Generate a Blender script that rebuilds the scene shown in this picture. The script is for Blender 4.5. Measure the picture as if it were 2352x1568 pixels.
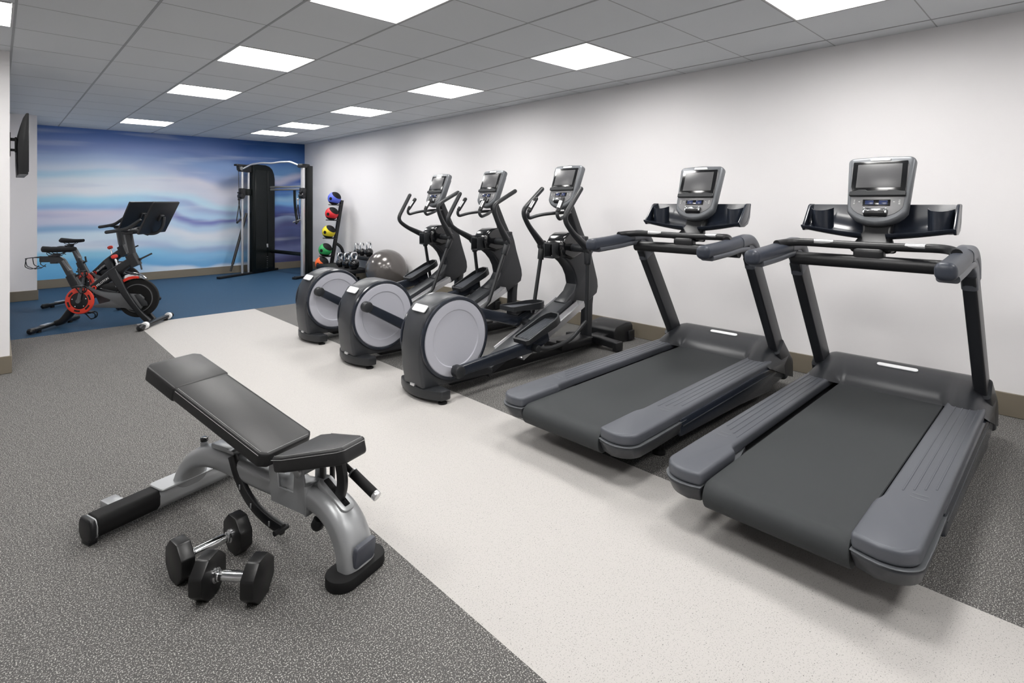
import bpy, bmesh, math, random
from math import pi, sin, cos, radians, sqrt
from mathutils import Vector, Matrix, Euler

random.seed(7)
for o in list(bpy.data.objects):
    bpy.data.objects.remove(o, do_unlink=True)
scene = bpy.context.scene
COL = scene.collection

# ---------------------------------------------------------------- camera
FPX, YAW, HORIZON, CAM_H = 1248.25, 0.759047, 463.09, 1.33
cam_data = bpy.data.cameras.new('camera')
cam_data.sensor_width = 36.0
cam_data.lens = 36.0 * FPX / 2352.0
cam_data.shift_y = -(784.0 - HORIZON) / 2352.0
cam_data.clip_start = 0.05
cam = bpy.data.objects.new('camera', cam_data)
COL.objects.link(cam)
cam.location = (0, 0, CAM_H)
cam.rotation_euler = (pi / 2, 0, -YAW)
scene.camera = cam

# ---------------------------------------------------------------- world, exposure
world = bpy.data.worlds.new('room_world')
scene.world = world
world.use_nodes = True
world.node_tree.nodes['Background'].inputs[0].default_value = (0.75, 0.8, 0.9, 1)
world.node_tree.nodes['Background'].inputs[1].default_value = 0.3
scene.view_settings.view_transform = 'Standard'
scene.view_settings.look = 'None'
scene.view_settings.gamma = 1.0
scene.view_settings.use_curve_mapping = False
scene.view_settings.exposure = 0.0
PANEL_STRENGTH = 23.0

CEIL = 2.4964
TILE = 0.6096
GX, GY = 0.694, 0.0695
XR, YF = 4.56, 10.95


# ================================================================= materials
def lin(c):
    return tuple(((v / 255.0) / 12.92 if v / 255.0 <= 0.04045 else ((v / 255.0 + 0.055) / 1.055) ** 2.4) for v in c)


def mat(name, rgb, rough=0.5, metal=0.0, spec=None, emit=None, estr=0.0, coat=0.0, bump=0.0, bscale=200.0, var=0.0):
    m = bpy.data.materials.new(name)
    m.use_nodes = True
    nt = m.node_tree
    b = nt.nodes['Principled BSDF']
    col = tuple(lin(rgb)) + (1,)
    b.inputs['Base Color'].default_value = col
    b.inputs['Roughness'].default_value = rough
    b.inputs['Metallic'].default_value = metal
    if spec is not None:
        b.inputs['Specular IOR Level'].default_value = spec
    if coat:
        b.inputs['Coat Weight'].default_value = coat
        b.inputs['Coat Roughness'].default_value = 0.1
    if emit:
        b.inputs['Emission Color'].default_value = tuple(lin(emit)) + (1,)
        b.inputs['Emission Strength'].default_value = estr
    if bump or var:
        tc = nt.nodes.new('ShaderNodeTexCoord')
        n = nt.nodes.new('ShaderNodeTexNoise')
        n.inputs['Scale'].default_value = bscale
        n.inputs['Detail'].default_value = 3
        nt.links.new(tc.outputs['Object'], n.inputs['Vector'])
        if bump:
            bp = nt.nodes.new('ShaderNodeBump')
            bp.inputs['Strength'].default_value = bump
            bp.inputs['Distance'].default_value = 0.002
            nt.links.new(n.outputs['Fac'], bp.inputs['Height'])
            nt.links.new(bp.outputs['Normal'], b.inputs['Normal'])
        if var:
            mx = nt.nodes.new('ShaderNodeMix')
            mx.data_type = 'RGBA'
            mx.inputs[6].default_value = tuple(v * (1 - var) for v in col[:3]) + (1,)
            mx.inputs[7].default_value = tuple(min(1, v * (1 + var)) for v in col[:3]) + (1,)
            nt.links.new(n.outputs['Fac'], mx.inputs[0])
            nt.links.new(mx.outputs[2], b.inputs['Base Color'])
    return m


def speckle(name, base, spots, thr, scale, rough=0.55, spots2=None, thr2=0.0, soft=0.05):
    """rubber floor: a base colour with small granules of another"""
    m = bpy.data.materials.new(name)
    m.use_nodes = True
    nt = m.node_tree
    b = nt.nodes['Principled BSDF']
    b.inputs['Roughness'].default_value = rough
    b.inputs['Specular IOR Level'].default_value = 0.15
    tc = nt.nodes.new('ShaderNodeTexCoord')
    prev = None

    def layer(prev_out, prev_col, colr, t, sc, off):
        mp = nt.nodes.new('ShaderNodeMapping')
        mp.inputs['Location'].default_value = (off, off * 0.7, 0)
        nt.links.new(tc.outputs['Object'], mp.inputs['Vector'])
        n = nt.nodes.new('ShaderNodeTexNoise')
        n.inputs['Scale'].default_value = sc
        n.inputs['Detail'].default_value = 1.5
        n.inputs['Roughness'].default_value = 0.6
        nt.links.new(mp.outputs['Vector'], n.inputs['Vector'])
        r = nt.nodes.new('ShaderNodeMapRange')
        r.inputs['From Min'].default_value = t
        r.inputs['From Max'].default_value = t + soft
        nt.links.new(n.outputs['Fac'], r.inputs['Value'])
        mx = nt.nodes.new('ShaderNodeMix')
        mx.data_type = 'RGBA'
        if prev_out is None:
            mx.inputs[6].default_value = tuple(lin(prev_col)) + (1,)
        else:
            nt.links.new(prev_out, mx.inputs[6])
        mx.inputs[7].default_value = tuple(lin(colr)) + (1,)
        nt.links.new(r.outputs['Result'], mx.inputs[0])
        return mx.outputs[2], n

    out, n1 = layer(None, base, spots, thr, scale, 0.0)
    if spots2:
        out, n2 = layer(out, None, spots2, thr2, scale * 0.8, 13.7)
    nt.links.new(out, b.inputs['Base Color'])
    bp = nt.nodes.new('ShaderNodeBump')
    bp.inputs['Strength'].default_value = 0.08
    bp.inputs['Distance'].default_value = 0.001
    nt.links.new(n1.outputs['Fac'], bp.inputs['Height'])
    nt.links.new(bp.outputs['Normal'], b.inputs['Normal'])
    return m


def mural_material():
    m = bpy.data.materials.new('printed_wave_mural')
    m.use_nodes = True
    nt = m.node_tree
    N, Lk = nt.nodes, nt.links
    b = N['Principled BSDF']
    b.inputs['Roughness'].default_value = 0.6
    b.inputs['Specular IOR Level'].default_value = 0.2
    tc = N.new('ShaderNodeTexCoord')
    sp = N.new('ShaderNodeSeparateXYZ')
    Lk.new(tc.outputs['Object'], sp.inputs[0])
    X, Z = sp.outputs['X'], sp.outputs['Z']

    def math_(op, a, c=None, d=None):
        n = N.new('ShaderNodeMath')
        n.operation = op
        for i, v in enumerate((a, c, d)):
            if v is None:
                continue
            if isinstance(v, (int, float)):
                n.inputs[i].default_value = v
            else:
                Lk.new(v, n.inputs[i])
        return n.outputs[0]

    def noise(sx, sz, off, detail=2.0):
        cb = N.new('ShaderNodeCombineXYZ')
        Lk.new(math_('MULTIPLY_ADD', X, sx, off), cb.inputs[0])
        Lk.new(math_('MULTIPLY_ADD', Z, sz, off * 1.7), cb.inputs[1])
        n = N.new('ShaderNodeTexNoise')
        n.inputs['Scale'].default_value = 1.0
        n.inputs['Detail'].default_value = detail
        n.inputs['Roughness'].default_value = 0.45
        Lk.new(cb.outputs[0], n.inputs['Vector'])
        return math_('SUBTRACT', n.outputs['Fac'], 0.5)

    def ramp(val, stops):
        r = N.new('ShaderNodeValToRGB')
        r.color_ramp.interpolation = 'EASE'
        els = r.color_ramp.elements
        while len(els) < len(stops):
            els.new(0.5)
        for e, (p, c) in zip(els, sorted(stops)):
            e.position = p / 2.5
            e.color = tuple(lin(c)) + (1,)
        Lk.new(math_('DIVIDE', val, 2.5), r.inputs['Fac'])
        return r.outputs['Color']

    def mix(f, a, c):
        mx = N.new('ShaderNodeMix')
        mx.data_type = 'RGBA'
        if isinstance(f, float):
            mx.inputs[0].default_value = f
        else:
            Lk.new(f, mx.inputs[0])
        for s, v in ((6, a), (7, c)):
            if isinstance(v, tuple):
                mx.inputs[s].default_value = tuple(lin(v)) + (1,)
            else:
                Lk.new(v, mx.inputs[s])
        return mx.outputs[2]

    def sstep(v, a, c):
        r = N.new('ShaderNodeMapRange')
        r.interpolation_type = 'SMOOTHSTEP'
        r.inputs['From Min'].default_value = a
        r.inputs['From Max'].default_value = c
        Lk.new(v, r.inputs['Value'])
        return r.outputs['Result']

    w1 = noise(0.40, 0.35, 3.1)
    w2 = noise(0.75, 1.3, 8.3)
    arc = math_('SINE', math_('MULTIPLY_ADD', X, 1.15, -0.55))
    z1 = math_('MULTIPLY_ADD', arc, -0.07, Z)
    z1 = math_('MULTIPLY_ADD', w1, 0.20, z1)
    z1 = math_('MULTIPLY_ADD', w2, 0.16, z1)
    z2 = math_('MULTIPLY_ADD', math_('SINE', math_('MULTIPLY_ADD', X, 2.3, 0.6)), 0.10, Z)
    z2 = math_('MULTIPLY_ADD', w1, 0.55, z2)
    z2 = math_('MULTIPLY_ADD', noise(0.9, 1.1, 5.5), 0.50, z2)

    def up(stops, k=1.0):
        return [(p, tuple(min(250, 255 * ((v / 255.0) ** 0.70)) for v in c)) for p, c in stops]
    left = ramp(z1, up([(0.1, (74, 150, 210)), (0.3, (84, 163, 219)), (0.44, (120, 190, 226)), (0.58, (200, 214, 232)),
                     (0.78, (186, 212, 232)), (0.87, (112, 154, 198)), (0.97, (182, 186, 212)), (1.12, (192, 188, 212)),
                     (1.21, (122, 166, 214)), (1.31, (146, 204, 232)), (1.46, (216, 222, 233)), (1.64, (204, 218, 231)),
                     (1.75, (150, 194, 222)), (1.84, (188, 204, 228)), (2.0, (146, 172, 214)), (2.2, (94, 114, 180)),
                     (2.46, (52, 80, 148))]))
    mid = ramp(z2, up([(0.12, (216, 220, 232)), (0.26, (206, 218, 234)), (0.34, (84, 148, 210)), (0.50, (110, 172, 222)),
                     (0.60, (132, 160, 206)), (0.70, (176, 204, 228)), (0.88, (206, 214, 230)), (1.00, (160, 192, 224)),
                     (1.10, (92, 100, 170)), (1.17, (150, 190, 226)), (1.30, (140, 160, 206)), (1.38, (168, 206, 230)),
                     (1.54, (190, 196, 218)), (1.72, (202, 202, 220)), (1.86, (136, 156, 204)), (2.02, (112, 144, 202)),
                     (2.2, (62, 92, 160)), (2.42, (36, 66, 134))]))
    right = ramp(z2, up([(0.12, (40, 40, 74)), (0.4, (84, 92, 142)), (0.55, (50, 56, 98)), (0.8, (58, 62, 106)),
                      (0.97, (110, 130, 172)), (1.02, (48, 52, 104)), (1.2, (62, 84, 160)), (1.32, (92, 150, 212)),
                      (1.42, (110, 160, 206)), (1.55, (52, 92, 160)), (1.68, (44, 70, 146)), (1.8, (150, 152, 180)),
                      (1.95, (70, 112, 168)), (2.15, (48, 84, 150)), (2.42, (22, 52, 108))]))
    c = mix(sstep(math_('MULTIPLY_ADD', w2, 1.2, X), 1.1, 2.7), left, mid)
    c = mix(sstep(math_('MULTIPLY_ADD', w2, 0.6, X), 3.35, 3.95), c, right)
    # the top of the print runs out into even blue
    top = ramp(Z, up([(1.9, (165, 186, 222)), (2.15, (118, 140, 202)), (2.48, (70, 102, 178))]))
    c = mix(math_('MULTIPLY', sstep(Z, 1.95, 2.3), math_('SUBTRACT', 0.95, sstep(X, 2.6, 3.6))), c, top)
    # fine drawn streaks of the print
    st = noise(0.6, 6.0, 21.0, 2.0)
    c = mix(math_('MULTIPLY', sstep(st, 0.04, 0.3), 0.45), c, (226, 232, 240))
    c = mix(math_('MULTIPLY', sstep(noise(0.6, 5.0, 33.0, 2.0), 0.06, 0.3), 0.30), c, (96, 128, 190))
    Lk.new(c, b.inputs['Base Color'])
    return m


M = dict(
    wall=mat('painted_wall', (238, 236, 237), 0.75, spec=0.2, bump=0.06, bscale=60),
    ceil=mat('ceiling_tile_white', (214, 217, 220), 0.9, spec=0.1, bump=0.25, bscale=500),
    grid=mat('ceiling_grid_grey', (158, 160, 163), 0.6),
    base=mat('taupe_baseboard', (120, 112, 98), 0.55),
    mural=mural_material(),
    dark_floor=speckle('dark_speckled_rubber', (84, 83, 82), (176, 174, 170), 0.56, 230, spots2=(60, 60, 60), thr2=0.62, rough=0.75),
    white_floor=speckle('white_speckled_rubber', (184, 181, 178), (72, 71, 70), 0.655, 240, spots2=(164, 161, 158), thr2=0.6),
    blue_floor=speckle('blue_speckled_rubber', (42, 70, 96), (88, 118, 140), 0.62, 200),
    panel=mat('light_diffuser', (250, 250, 250), 0.6, emit=(255, 253, 250), estr=PANEL_STRENGTH),
    panel2=mat('light_basket', (245, 245, 245), 0.6, emit=(255, 252, 248), estr=PANEL_STRENGTH * 0.8),
    trim=mat('light_trim_white', (200, 200, 200), 0.5),
    black=mat('black_plastic', (20, 21, 24), 0.42),
    gloss=mat('gloss_black', (14, 15, 18), 0.16, coat=0.5),
    rubber=mat('black_rubber', (19, 19, 20), 0.7, spec=0.3),
    char=mat('charcoal_plastic', (36, 38, 41), 0.40),
    charm=mat('charcoal_paint', (58, 60, 64), 0.38, metal=0.25),
    navy=mat('dark_navy_gloss', (34, 39, 49), 0.26, coat=0.25),
    grip=mat('grip_blue_grey', (50, 55, 66), 0.42),
    hood=mat('satin_dark_grey', (40, 42, 46), 0.36, metal=0.1),
    deck=mat('platform_grey', (84, 87, 94), 0.42, metal=0.15, bump=0.05, bscale=400),
    belt=mat('belt_black', (50, 53, 55), 0.62, spec=0.35, bump=0.5, bscale=900),
    gun=mat('gunmetal_console', (108, 111, 115), 0.42, metal=0.4),
    gunl=mat('console_face', (128, 128, 130), 0.42, metal=0.4),
    disc=mat('disc_grey', (184, 185, 194), 0.55, spec=0.25),
    silver=mat('silver_paint', (168, 170, 172), 0.36, metal=0.45),
    chrome=mat('chrome', (225, 226, 228), 0.12, metal=1.0),
    alu=mat('aluminium', (220, 220, 222), 0.32, metal=0.85),
    badge=mat('pale_badge', (225, 226, 228), 0.35),
    screen=mat('console_screen', (84, 84, 86), 0.32),
    display=mat('blue_display', (26, 36, 66), 0.25, emit=(40, 60, 120), estr=0.25),
    led=mat('printed_mark', (225, 225, 225), 0.5),
    pad=mat('black_vinyl', (38, 38, 39), 0.42, spec=0.42, bump=0.12, bscale=350),
    stitch=mat('grey_thread', (150, 150, 150), 0.7),
    slate=mat('slate_plate', (78, 81, 90), 0.45),
    red=mat('red_plastic', (226, 60, 44), 0.4),
    ring_red=mat('red_ring', (222, 66, 46), 0.35),
    frame=mat('satin_black_frame', (32, 34, 37), 0.35, metal=0.3),
    steel=mat('grey_frame', (104, 106, 108), 0.38, metal=0.45),
    white=mat('white_print', (235, 235, 235), 0.5),
    tower=mat('dark_shroud', (12, 17, 17), 0.35, spec=0.3),
    glass=mat('tinted_shroud', (15, 20, 20), 0.28, spec=0.3),
    pearl=mat('pearl_grey_vinyl', (98, 94, 92), 0.22, metal=0.35, coat=0.4),
)


# ================================================================= mesh helpers
def newbm():
    return bmesh.new()


def merge(bm, tmp, mtx=None):
    if mtx is not None:
        bmesh.ops.transform(tmp, matrix=mtx, verts=tmp.verts)
    me = bpy.data.meshes.new('tmp')
    tmp.to_mesh(me)
    tmp.free()
    bm.from_mesh(me)
    bpy.data.meshes.remove(me)


def bevel_sharp(tmp, bev, seg, ang=25):
    if bev <= 0:
        return
    tmp.normal_update()
    es = [e for e in tmp.edges if len(e.link_faces) == 2 and e.calc_face_angle(0) > radians(ang)]
    bmesh.ops.bevel(tmp, geom=es, offset=bev, segments=seg, profile=0.5, affect='EDGES', clamp_overlap=True)


def box(bm, c, s, bev=0.0, seg=2, rot=None):
    t = newbm()
    bmesh.ops.create_cube(t, size=1.0)
    bmesh.ops.scale(t, vec=Vector(s), verts=t.verts)
    bevel_sharp(t, bev, seg)
    mt = Matrix.Translation(Vector(c))
    if rot is not None:
        mt = mt @ Euler(rot).to_matrix().to_4x4()
    merge(bm, t, mt)


def cyl(bm, p0, p1, r0, r1=None, seg=20, bev=0.0):
    r1 = r0 if r1 is None else r1
    p0, p1 = Vector(p0), Vector(p1)
    d = p1 - p0
    t = newbm()
    bmesh.ops.create_cone(t, cap_ends=True, segments=seg, radius1=r0, radius2=r1, depth=d.length)
    if bev:
        bevel_sharp(t, bev, 2, 50)
    q = Vector((0, 0, 1)).rotation_difference(d.normalized())
    merge(bm, t, Matrix.Translation((p0 + p1) / 2) @ q.to_matrix().to_4x4())


def fillet(pts, r, n=5):
    pts = [Vector(p) for p in pts]
    out = [pts[0]]
    for i in range(1, len(pts) - 1):
        a, b, c = pts[i - 1], pts[i], pts[i + 1]
        d1, d2 = (a - b), (c - b)
        rr = min(r, d1.length * 0.48, d2.length * 0.48)
        p, q = b + d1.normalized() * rr, b + d2.normalized() * rr
        for k in range(n + 1):
            t = k / n
            out.append((1 - t) ** 2 * p + 2 * t * (1 - t) * b + t * t * q)
    out.append(pts[-1])
    return out


def catmull(pts, n=6):
    pts = [Vector(p) for p in pts]
    P = [pts[0] * 2 - pts[1]] + pts + [pts[-1] * 2 - pts[-2]]
    out = []
    for i in range(1, len(P) - 2):
        for k in range(n):
            t = k / n
            a, b, c, d = P[i - 1], P[i], P[i + 1], P[i + 2]
            out.append(0.5 * ((2 * b) + (c - a) * t + (2 * a - 5 * b + 4 * c - d) * t * t + (3 * b - a - 3 * c + d) * t ** 3))
    out.append(pts[-1])
    return out


def rrect(w, h, r, n=4):
    pts = []
    for cx, cy, a0 in ((w / 2 - r, h / 2 - r, 0), (-w / 2 + r, h / 2 - r, 90), (-w / 2 + r, -h / 2 + r, 180), (w / 2 - r, -h / 2 + r, 270)):
        for k in range(n + 1):
            a = radians(a0 + 90 * k / n)
            pts.append((cx + r * cos(a), cy + r * sin(a)))
    return pts


def circ(r, n=12):
    return [(r * cos(2 * pi * k / n), r * sin(2 * pi * k / n)) for k in range(n)]


def interp(vals, f):
    """piecewise-linear list over 0..1"""
    x = f * (len(vals) - 1)
    i = min(int(x), len(vals) - 2)
    t = x - i
    a, b = vals[i], vals[i + 1]
    if isinstance(a, (tuple, list)):
        return tuple(p * (1 - t) + q * t for p, q in zip(a, b))
    return a * (1 - t) + b * t


def sweep(bm, pts, sect, side=None, scales=None, closed=False, caps=True):
    """sect: list of (a along side, b along normal) ; scales: list of s or (sa,sb) over the path length"""
    pts = [Vector(p) for p in pts]
    n = len(pts)
    tang = []
    for i in range(n):
        if closed:
            t = pts[(i + 1) % n] - pts[i - 1]
        else:
            t = pts[min(i + 1, n - 1)] - pts[max(i - 1, 0)]
        tang.append(t.normalized())
    if side is None:
        ref = Vector((0, 0, 1)) if abs(tang[0].z) < 0.9 else Vector((1, 0, 0))
        s = tang[0].cross(ref).normalized()
    else:
        s = Vector(side)
    L = [0.0]
    for i in range(1, n):
        L.append(L[-1] + (pts[i] - pts[i - 1]).length)
    rings = []
    for i in range(n):
        t = tang[i]
        s2 = (s - t * s.dot(t)).normalized()
        if side is None:
            s = s2
        nb = t.cross(s2)
        sc = 1.0 if scales is None else interp(scales, L[i] / max(L[-1], 1e-9))
        sa, sb = sc if isinstance(sc, (tuple, list)) else (sc, sc)
        rings.append([bm.verts.new(pts[i] + s2 * (a * sa) + nb * (b * sb)) for a, b in sect])
    m = len(sect)
    rng = range(n) if closed else range(n - 1)
    fs = []
    for i in rng:
        A, Bq = rings[i], rings[(i + 1) % n]
        for k in range(m):
            fs.append(bm.faces.new((A[k], A[(k + 1) % m], Bq[(k + 1) % m], Bq[k])))
    if caps and not closed:
        fs.append(bm.faces.new(list(reversed(rings[0]))))
        fs.append(bm.faces.new(rings[-1]))
    bmesh.ops.recalc_face_normals(bm, faces=fs)


def tube(bm, pts, r, seg=12, scales=None, closed=False, cap_round=False):
    sweep(bm, pts, circ(r, seg), scales=scales, closed=closed)


def roundtube(bm, pts, r, seg=12, scales=None):
    """tube with domed ends"""
    pts = [Vector(p) for p in pts]
    a = (pts[0] - pts[1]).normalized()
    b = (pts[-1] - pts[-2]).normalized()
    s0 = 1.0 if scales is None else interp(scales, 0)
    s1 = 1.0 if scales is None else interp(scales, 1)
    sweep(bm, pts, circ(r, seg), scales=scales)
    for p, d, s in ((pts[0], a, s0), (pts[-1], b, s1)):
        t = newbm()
        bmesh.ops.create_uvsphere(t, u_segments=seg, v_segments=8, radius=r * s)
        merge(bm, t, Matrix.Translation(p) @ Vector((0, 0, 1)).rotation_difference(d).to_matrix().to_4x4())


AX = {'xz': lambda a, b, d: (a, d, b), 'xy': lambda a, b, d: (a, b, d), 'yz': lambda a, b, d: (d, a, b)}


def prism(bm, outline, plane, d0, d1, bev=0.0, seg=2, ang=25, mtx=None):
    t = newbm()
    f = AX[plane]
    lo = [t.verts.new(f(a, b, d0)) for a, b in outline]
    hi = [t.verts.new(f(a, b, d1)) for a, b in outline]
    n = len(outline)
    t.faces.new(lo)
    t.faces.new(list(reversed(hi)))
    for i in range(n):
        t.faces.new((lo[i], hi[i], hi[(i + 1) % n], lo[(i + 1) % n]))
    bmesh.ops.recalc_face_normals(t, faces=t.faces)
    if bev:
        t.normal_update()
        # bevel only the rims, so curved outlines stay clean
        es = []
        los, his = set(lo), set(hi)
        for e in t.edges:
            a, b = e.verts
            if (a in los and b in los) or (a in his and b in his):
                es.append(e)
            elif e.calc_face_angle(0) > radians(max(ang, 40)):
                es.append(e)
        bmesh.ops.bevel(t, geom=es, offset=bev, segments=seg, profile=0.5, affect='EDGES', clamp_overlap=True)
    merge(bm, t, mtx)


def lathe(bm, prof, origin=(0, 0, 0), axis=(0, 0, 1), seg=32, ring=False):
    t = newbm()
    rings = []
    for r, h in prof:
        if r < 1e-6:
            rings.append([t.verts.new((0, 0, h))])
        else:
            rings.append([t.verts.new((r * cos(2 * pi * k / seg), r * sin(2 * pi * k / seg), h)) for k in range(seg)])
    for A, Bq in zip(rings, rings[1:] + (rings[:1] if ring else [])):
        for k in range(seg):
            k2 = (k + 1) % seg
            if len(A) == 1 and len(Bq) == 1:
                continue
            if len(A) == 1:
                t.faces.new((A[0], Bq[k], Bq[k2]))
            elif len(Bq) == 1:
                t.faces.new((A[k], A[k2], Bq[0]))
            else:
                t.faces.new((A[k], A[k2], Bq[k2], Bq[k]))
    if len(rings[0]) > 1 and not ring:
        t.faces.new(list(reversed(rings[0])))
    if len(rings[-1]) > 1 and not ring:
        t.faces.new(rings[-1])
    bmesh.ops.recalc_face_normals(t, faces=t.faces)
    q = Vector((0, 0, 1)).rotation_difference(Vector(axis).normalized())
    merge(bm, t, Matrix.Translation(Vector(origin)) @ q.to_matrix().to_4x4())


def grid_surface(bm, rows, thick=0.0):
    """rows: list of equal-length point lists"""
    t = newbm()
    V = [[t.verts.new(p) for p in r] for r in rows]
    for A, Bq in zip(V, V[1:]):
        for k in range(len(A) - 1):
            t.faces.new((A[k], A[k + 1], Bq[k + 1], Bq[k]))
    bmesh.ops.recalc_face_normals(t, faces=t.faces)
    if thick:
        bmesh.ops.solidify(t, geom=t.faces[:], thickness=thick)
    merge(bm, t)


def obj(name, bm, material, parent=None, sharp=38):
    me = bpy.data.meshes.new(name)
    bm.to_mesh(me)
    bm.free()
    me.materials.append(material)
    me.polygons.foreach_set('use_smooth', [True] * len(me.polygons))
    me.set_sharp_from_angle(angle=radians(sharp))
    o = bpy.data.objects.new(name, me)
    COL.objects.link(o)
    if parent is not None:
        o.parent = parent
    return o


def tag(o, label, cat, group=None):
    o['label'] = label
    o['category'] = cat
    if group:
        o['group'] = group
    return o


def thing(name, label, cat, loc=(0, 0, 0), rotz=0.0, group=None):
    o = bpy.data.objects.new(name, None)
    COL.objects.link(o)
    o.empty_display_size = 0.1
    o.location = loc
    o.rotation_euler = (0, 0, rotz)
    return tag(o, label, cat, group)


def struct(name, bm, m, parent=None):
    o = obj(name, bm, m, parent)
    if parent is None:
        o['kind'] = 'structure'
    return o


def dup(root, loc, rotz, label, group=None):
    def cp(o, parent):
        c = o.copy()
        COL.objects.link(c)
        c.parent = parent
        for ch in o.children:
            cp(ch, c)
        return c
    r = root.copy()
    COL.objects.link(r)
    for ch in list(root.children):
        cp(ch, r)
    r.location = loc
    r.rotation_euler = (0, 0, rotz)
    r['label'] = label
    if group:
        r['group'] = group
    return r


def text_bm(body, size, depth, mtx):
    cu = bpy.data.curves.new('lettering', 'FONT')
    cu.body = body
    cu.size = size
    cu.extrude = depth
    cu.resolution_u = 2
    cu.align_x = 'LEFT'
    o = bpy.data.objects.new('lettering', cu)
    COL.objects.link(o)
    bpy.context.view_layer.update()
    me = bpy.data.meshes.new_from_object(o)
    bm = newbm()
    bm.from_mesh(me)
    bmesh.ops.transform(bm, matrix=mtx, verts=bm.verts)
    bpy.data.objects.remove(o, do_unlink=True)
    bpy.data.curves.remove(cu)
    bpy.data.meshes.remove(me)
    return bm


# ================================================================= the room
def slab(name, lo, hi, m, parent=None, bev=0.0):
    bm = newbm()
    c = [(a + b) / 2 for a, b in zip(lo, hi)]
    s = [b - a for a, b in zip(lo, hi)]
    box(bm, c, s, bev)
    return struct(name, bm, m, parent)


XL, YN = -3.4, -2.6
XA, XB = 1.105, 2.325            # the white strip
YB = 7.10                        # start of the blue area
YL, XW = 5.75, 0.075             # left wall block: its near end and its face
YP, XP = 9.78, 0.40              # far-left pilaster

floor = slab('floor', (XL, YN, -0.16), (XR + 0.2, YF + 0.2, -0.012), M['dark_floor'])
slab('dark_rubber_sheet', (XL, YN, -0.012), (XA, YB, 0), M['dark_floor'], floor)
slab('white_rubber_strip', (XA, YN, -0.012), (XB, YB, 0), M['white_floor'], floor)
slab('dark_rubber_sheet', (XB, YN, -0.012), (XR, YB, 0), M['dark_floor'], floor)
slab('blue_rubber_sheet', (XL, YB, -0.012), (XR, YF, 0), M['blue_floor'], floor)

slab('wall_right', (XR, YN - 0.2, 0), (XR + 0.2, YF + 0.2, CEIL + 0.3), M['wall'])
slab('wall_far', (XL, YF, 0), (XR, YF + 0.2, CEIL + 0.3), M['mural'])
slab('wall_left', (XL, YL, 0), (XW, YF, CEIL + 0.3), M['wall'])
slab('wall_left_return', (XW, YP, 0), (XP, YF, CEIL + 0.3), M['wall'])
slab('wall_rear', (XL, YN - 0.2, 0), (XR, YN, CEIL + 0.3), M['wall'])
slab('wall_side', (XL - 0.2, YN - 0.2, 0), (XL, YL, CEIL + 0.3), M['wall'])


def baseboard(name, lo, hi):
    bm = newbm()
    c = [(a + b) / 2 for a, b in zip(lo, hi)]
    s = [b - a for a, b in zip(lo, hi)]
    box(bm, c, s, 0.003, 1)
    struct(name, bm, M['base'])


BH = 0.135
baseboard('baseboard_right', (XR - 0.013, YN, 0), (XR, YF, BH + 0.01))
baseboard('baseboard_far', (XP, YF - 0.013, 0), (XR - 0.013, YF, BH))
baseboard('baseboard_left', (XL, YL - 0.013, 0), (XW + 0.013, YL, BH))
baseboard('baseboard_left_side', (XW, YL, 0), (XW + 0.013, YP - 0.013, BH))
baseboard('baseboard_left_return', (XW + 0.013, YP - 0.013, 0), (XP + 0.013, YP, BH))

# ---- ceiling: lay-in tiles on a grid of metal bars, each tile a part
ceiling = slab('ceiling', (XL, YN, CEIL + 0.1), (XR, YF, CEIL + 0.3), M['ceil'])
lights = [(1, 4), (1, 7), (1, 10), (1, 15), (4, 1), (4, 4), (4, 7), (4, 10), (4, 13), (4, 15), (-2, 7), (1, 1), (-2, 4), (-2, 1), (4, -2), (1, -2)]  # last entries are unseen, added to light the near part of the room
i0, i1 = -6, 6
j0, j1 = -4, 17
tile_mesh = {}


def in_block(x0, y0):
    return (x0 + TILE <= XW + 0.02 and y0 >= YL - 0.02)


for i in range(i0, i1 + 1):
    for j in range(j0, j1 + 1):
        if (i, j) in lights:
            continue
        x0, y0 = GX + i * TILE, GY + j * TILE
        xa, xb = max(x0, XL), min(x0 + TILE, XR)
        ya, yb = max(y0, YN), min(y0 + TILE, YF)
        if xb - xa < 0.03 or yb - ya < 0.03 or in_block(x0, y0):
            continue
        key = (round(xb - xa, 3), round(yb - ya, 3))
        if key not in tile_mesh:
            bm = newbm()
            box(bm, (0, 0, 0.0085), (key[0] - 0.001, key[1] - 0.001, 0.014))
            o = obj('ceiling_tile', bm, M['ceil'], ceiling)
            tile_mesh[key] = o.data
        else:
            o = bpy.data.objects.new('ceiling_tile', tile_mesh[key])
            COL.objects.link(o)
            o.parent = ceiling
        o.location = ((xa + xb) / 2, (ya + yb) / 2, CEIL)
for i in range(i0, i1 + 1):
    x = GX + i * TILE
    bm = newbm()
    box(bm, (x, (YN + YF) / 2, CEIL + 0.004), (0.014, YF - YN, 0.0095))
    obj('grid_bar', bm, M['grid'], ceiling)
for j in range(j0, j1 + 1):
    y = GY + j * TILE
    bm = newbm()
    box(bm, ((XL + XR) / 2, y, CEIL + 0.0047), (XR - XL, 0.007, 0.008))
    obj('grid_bar', bm, M['grid'], ceiling)

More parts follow.
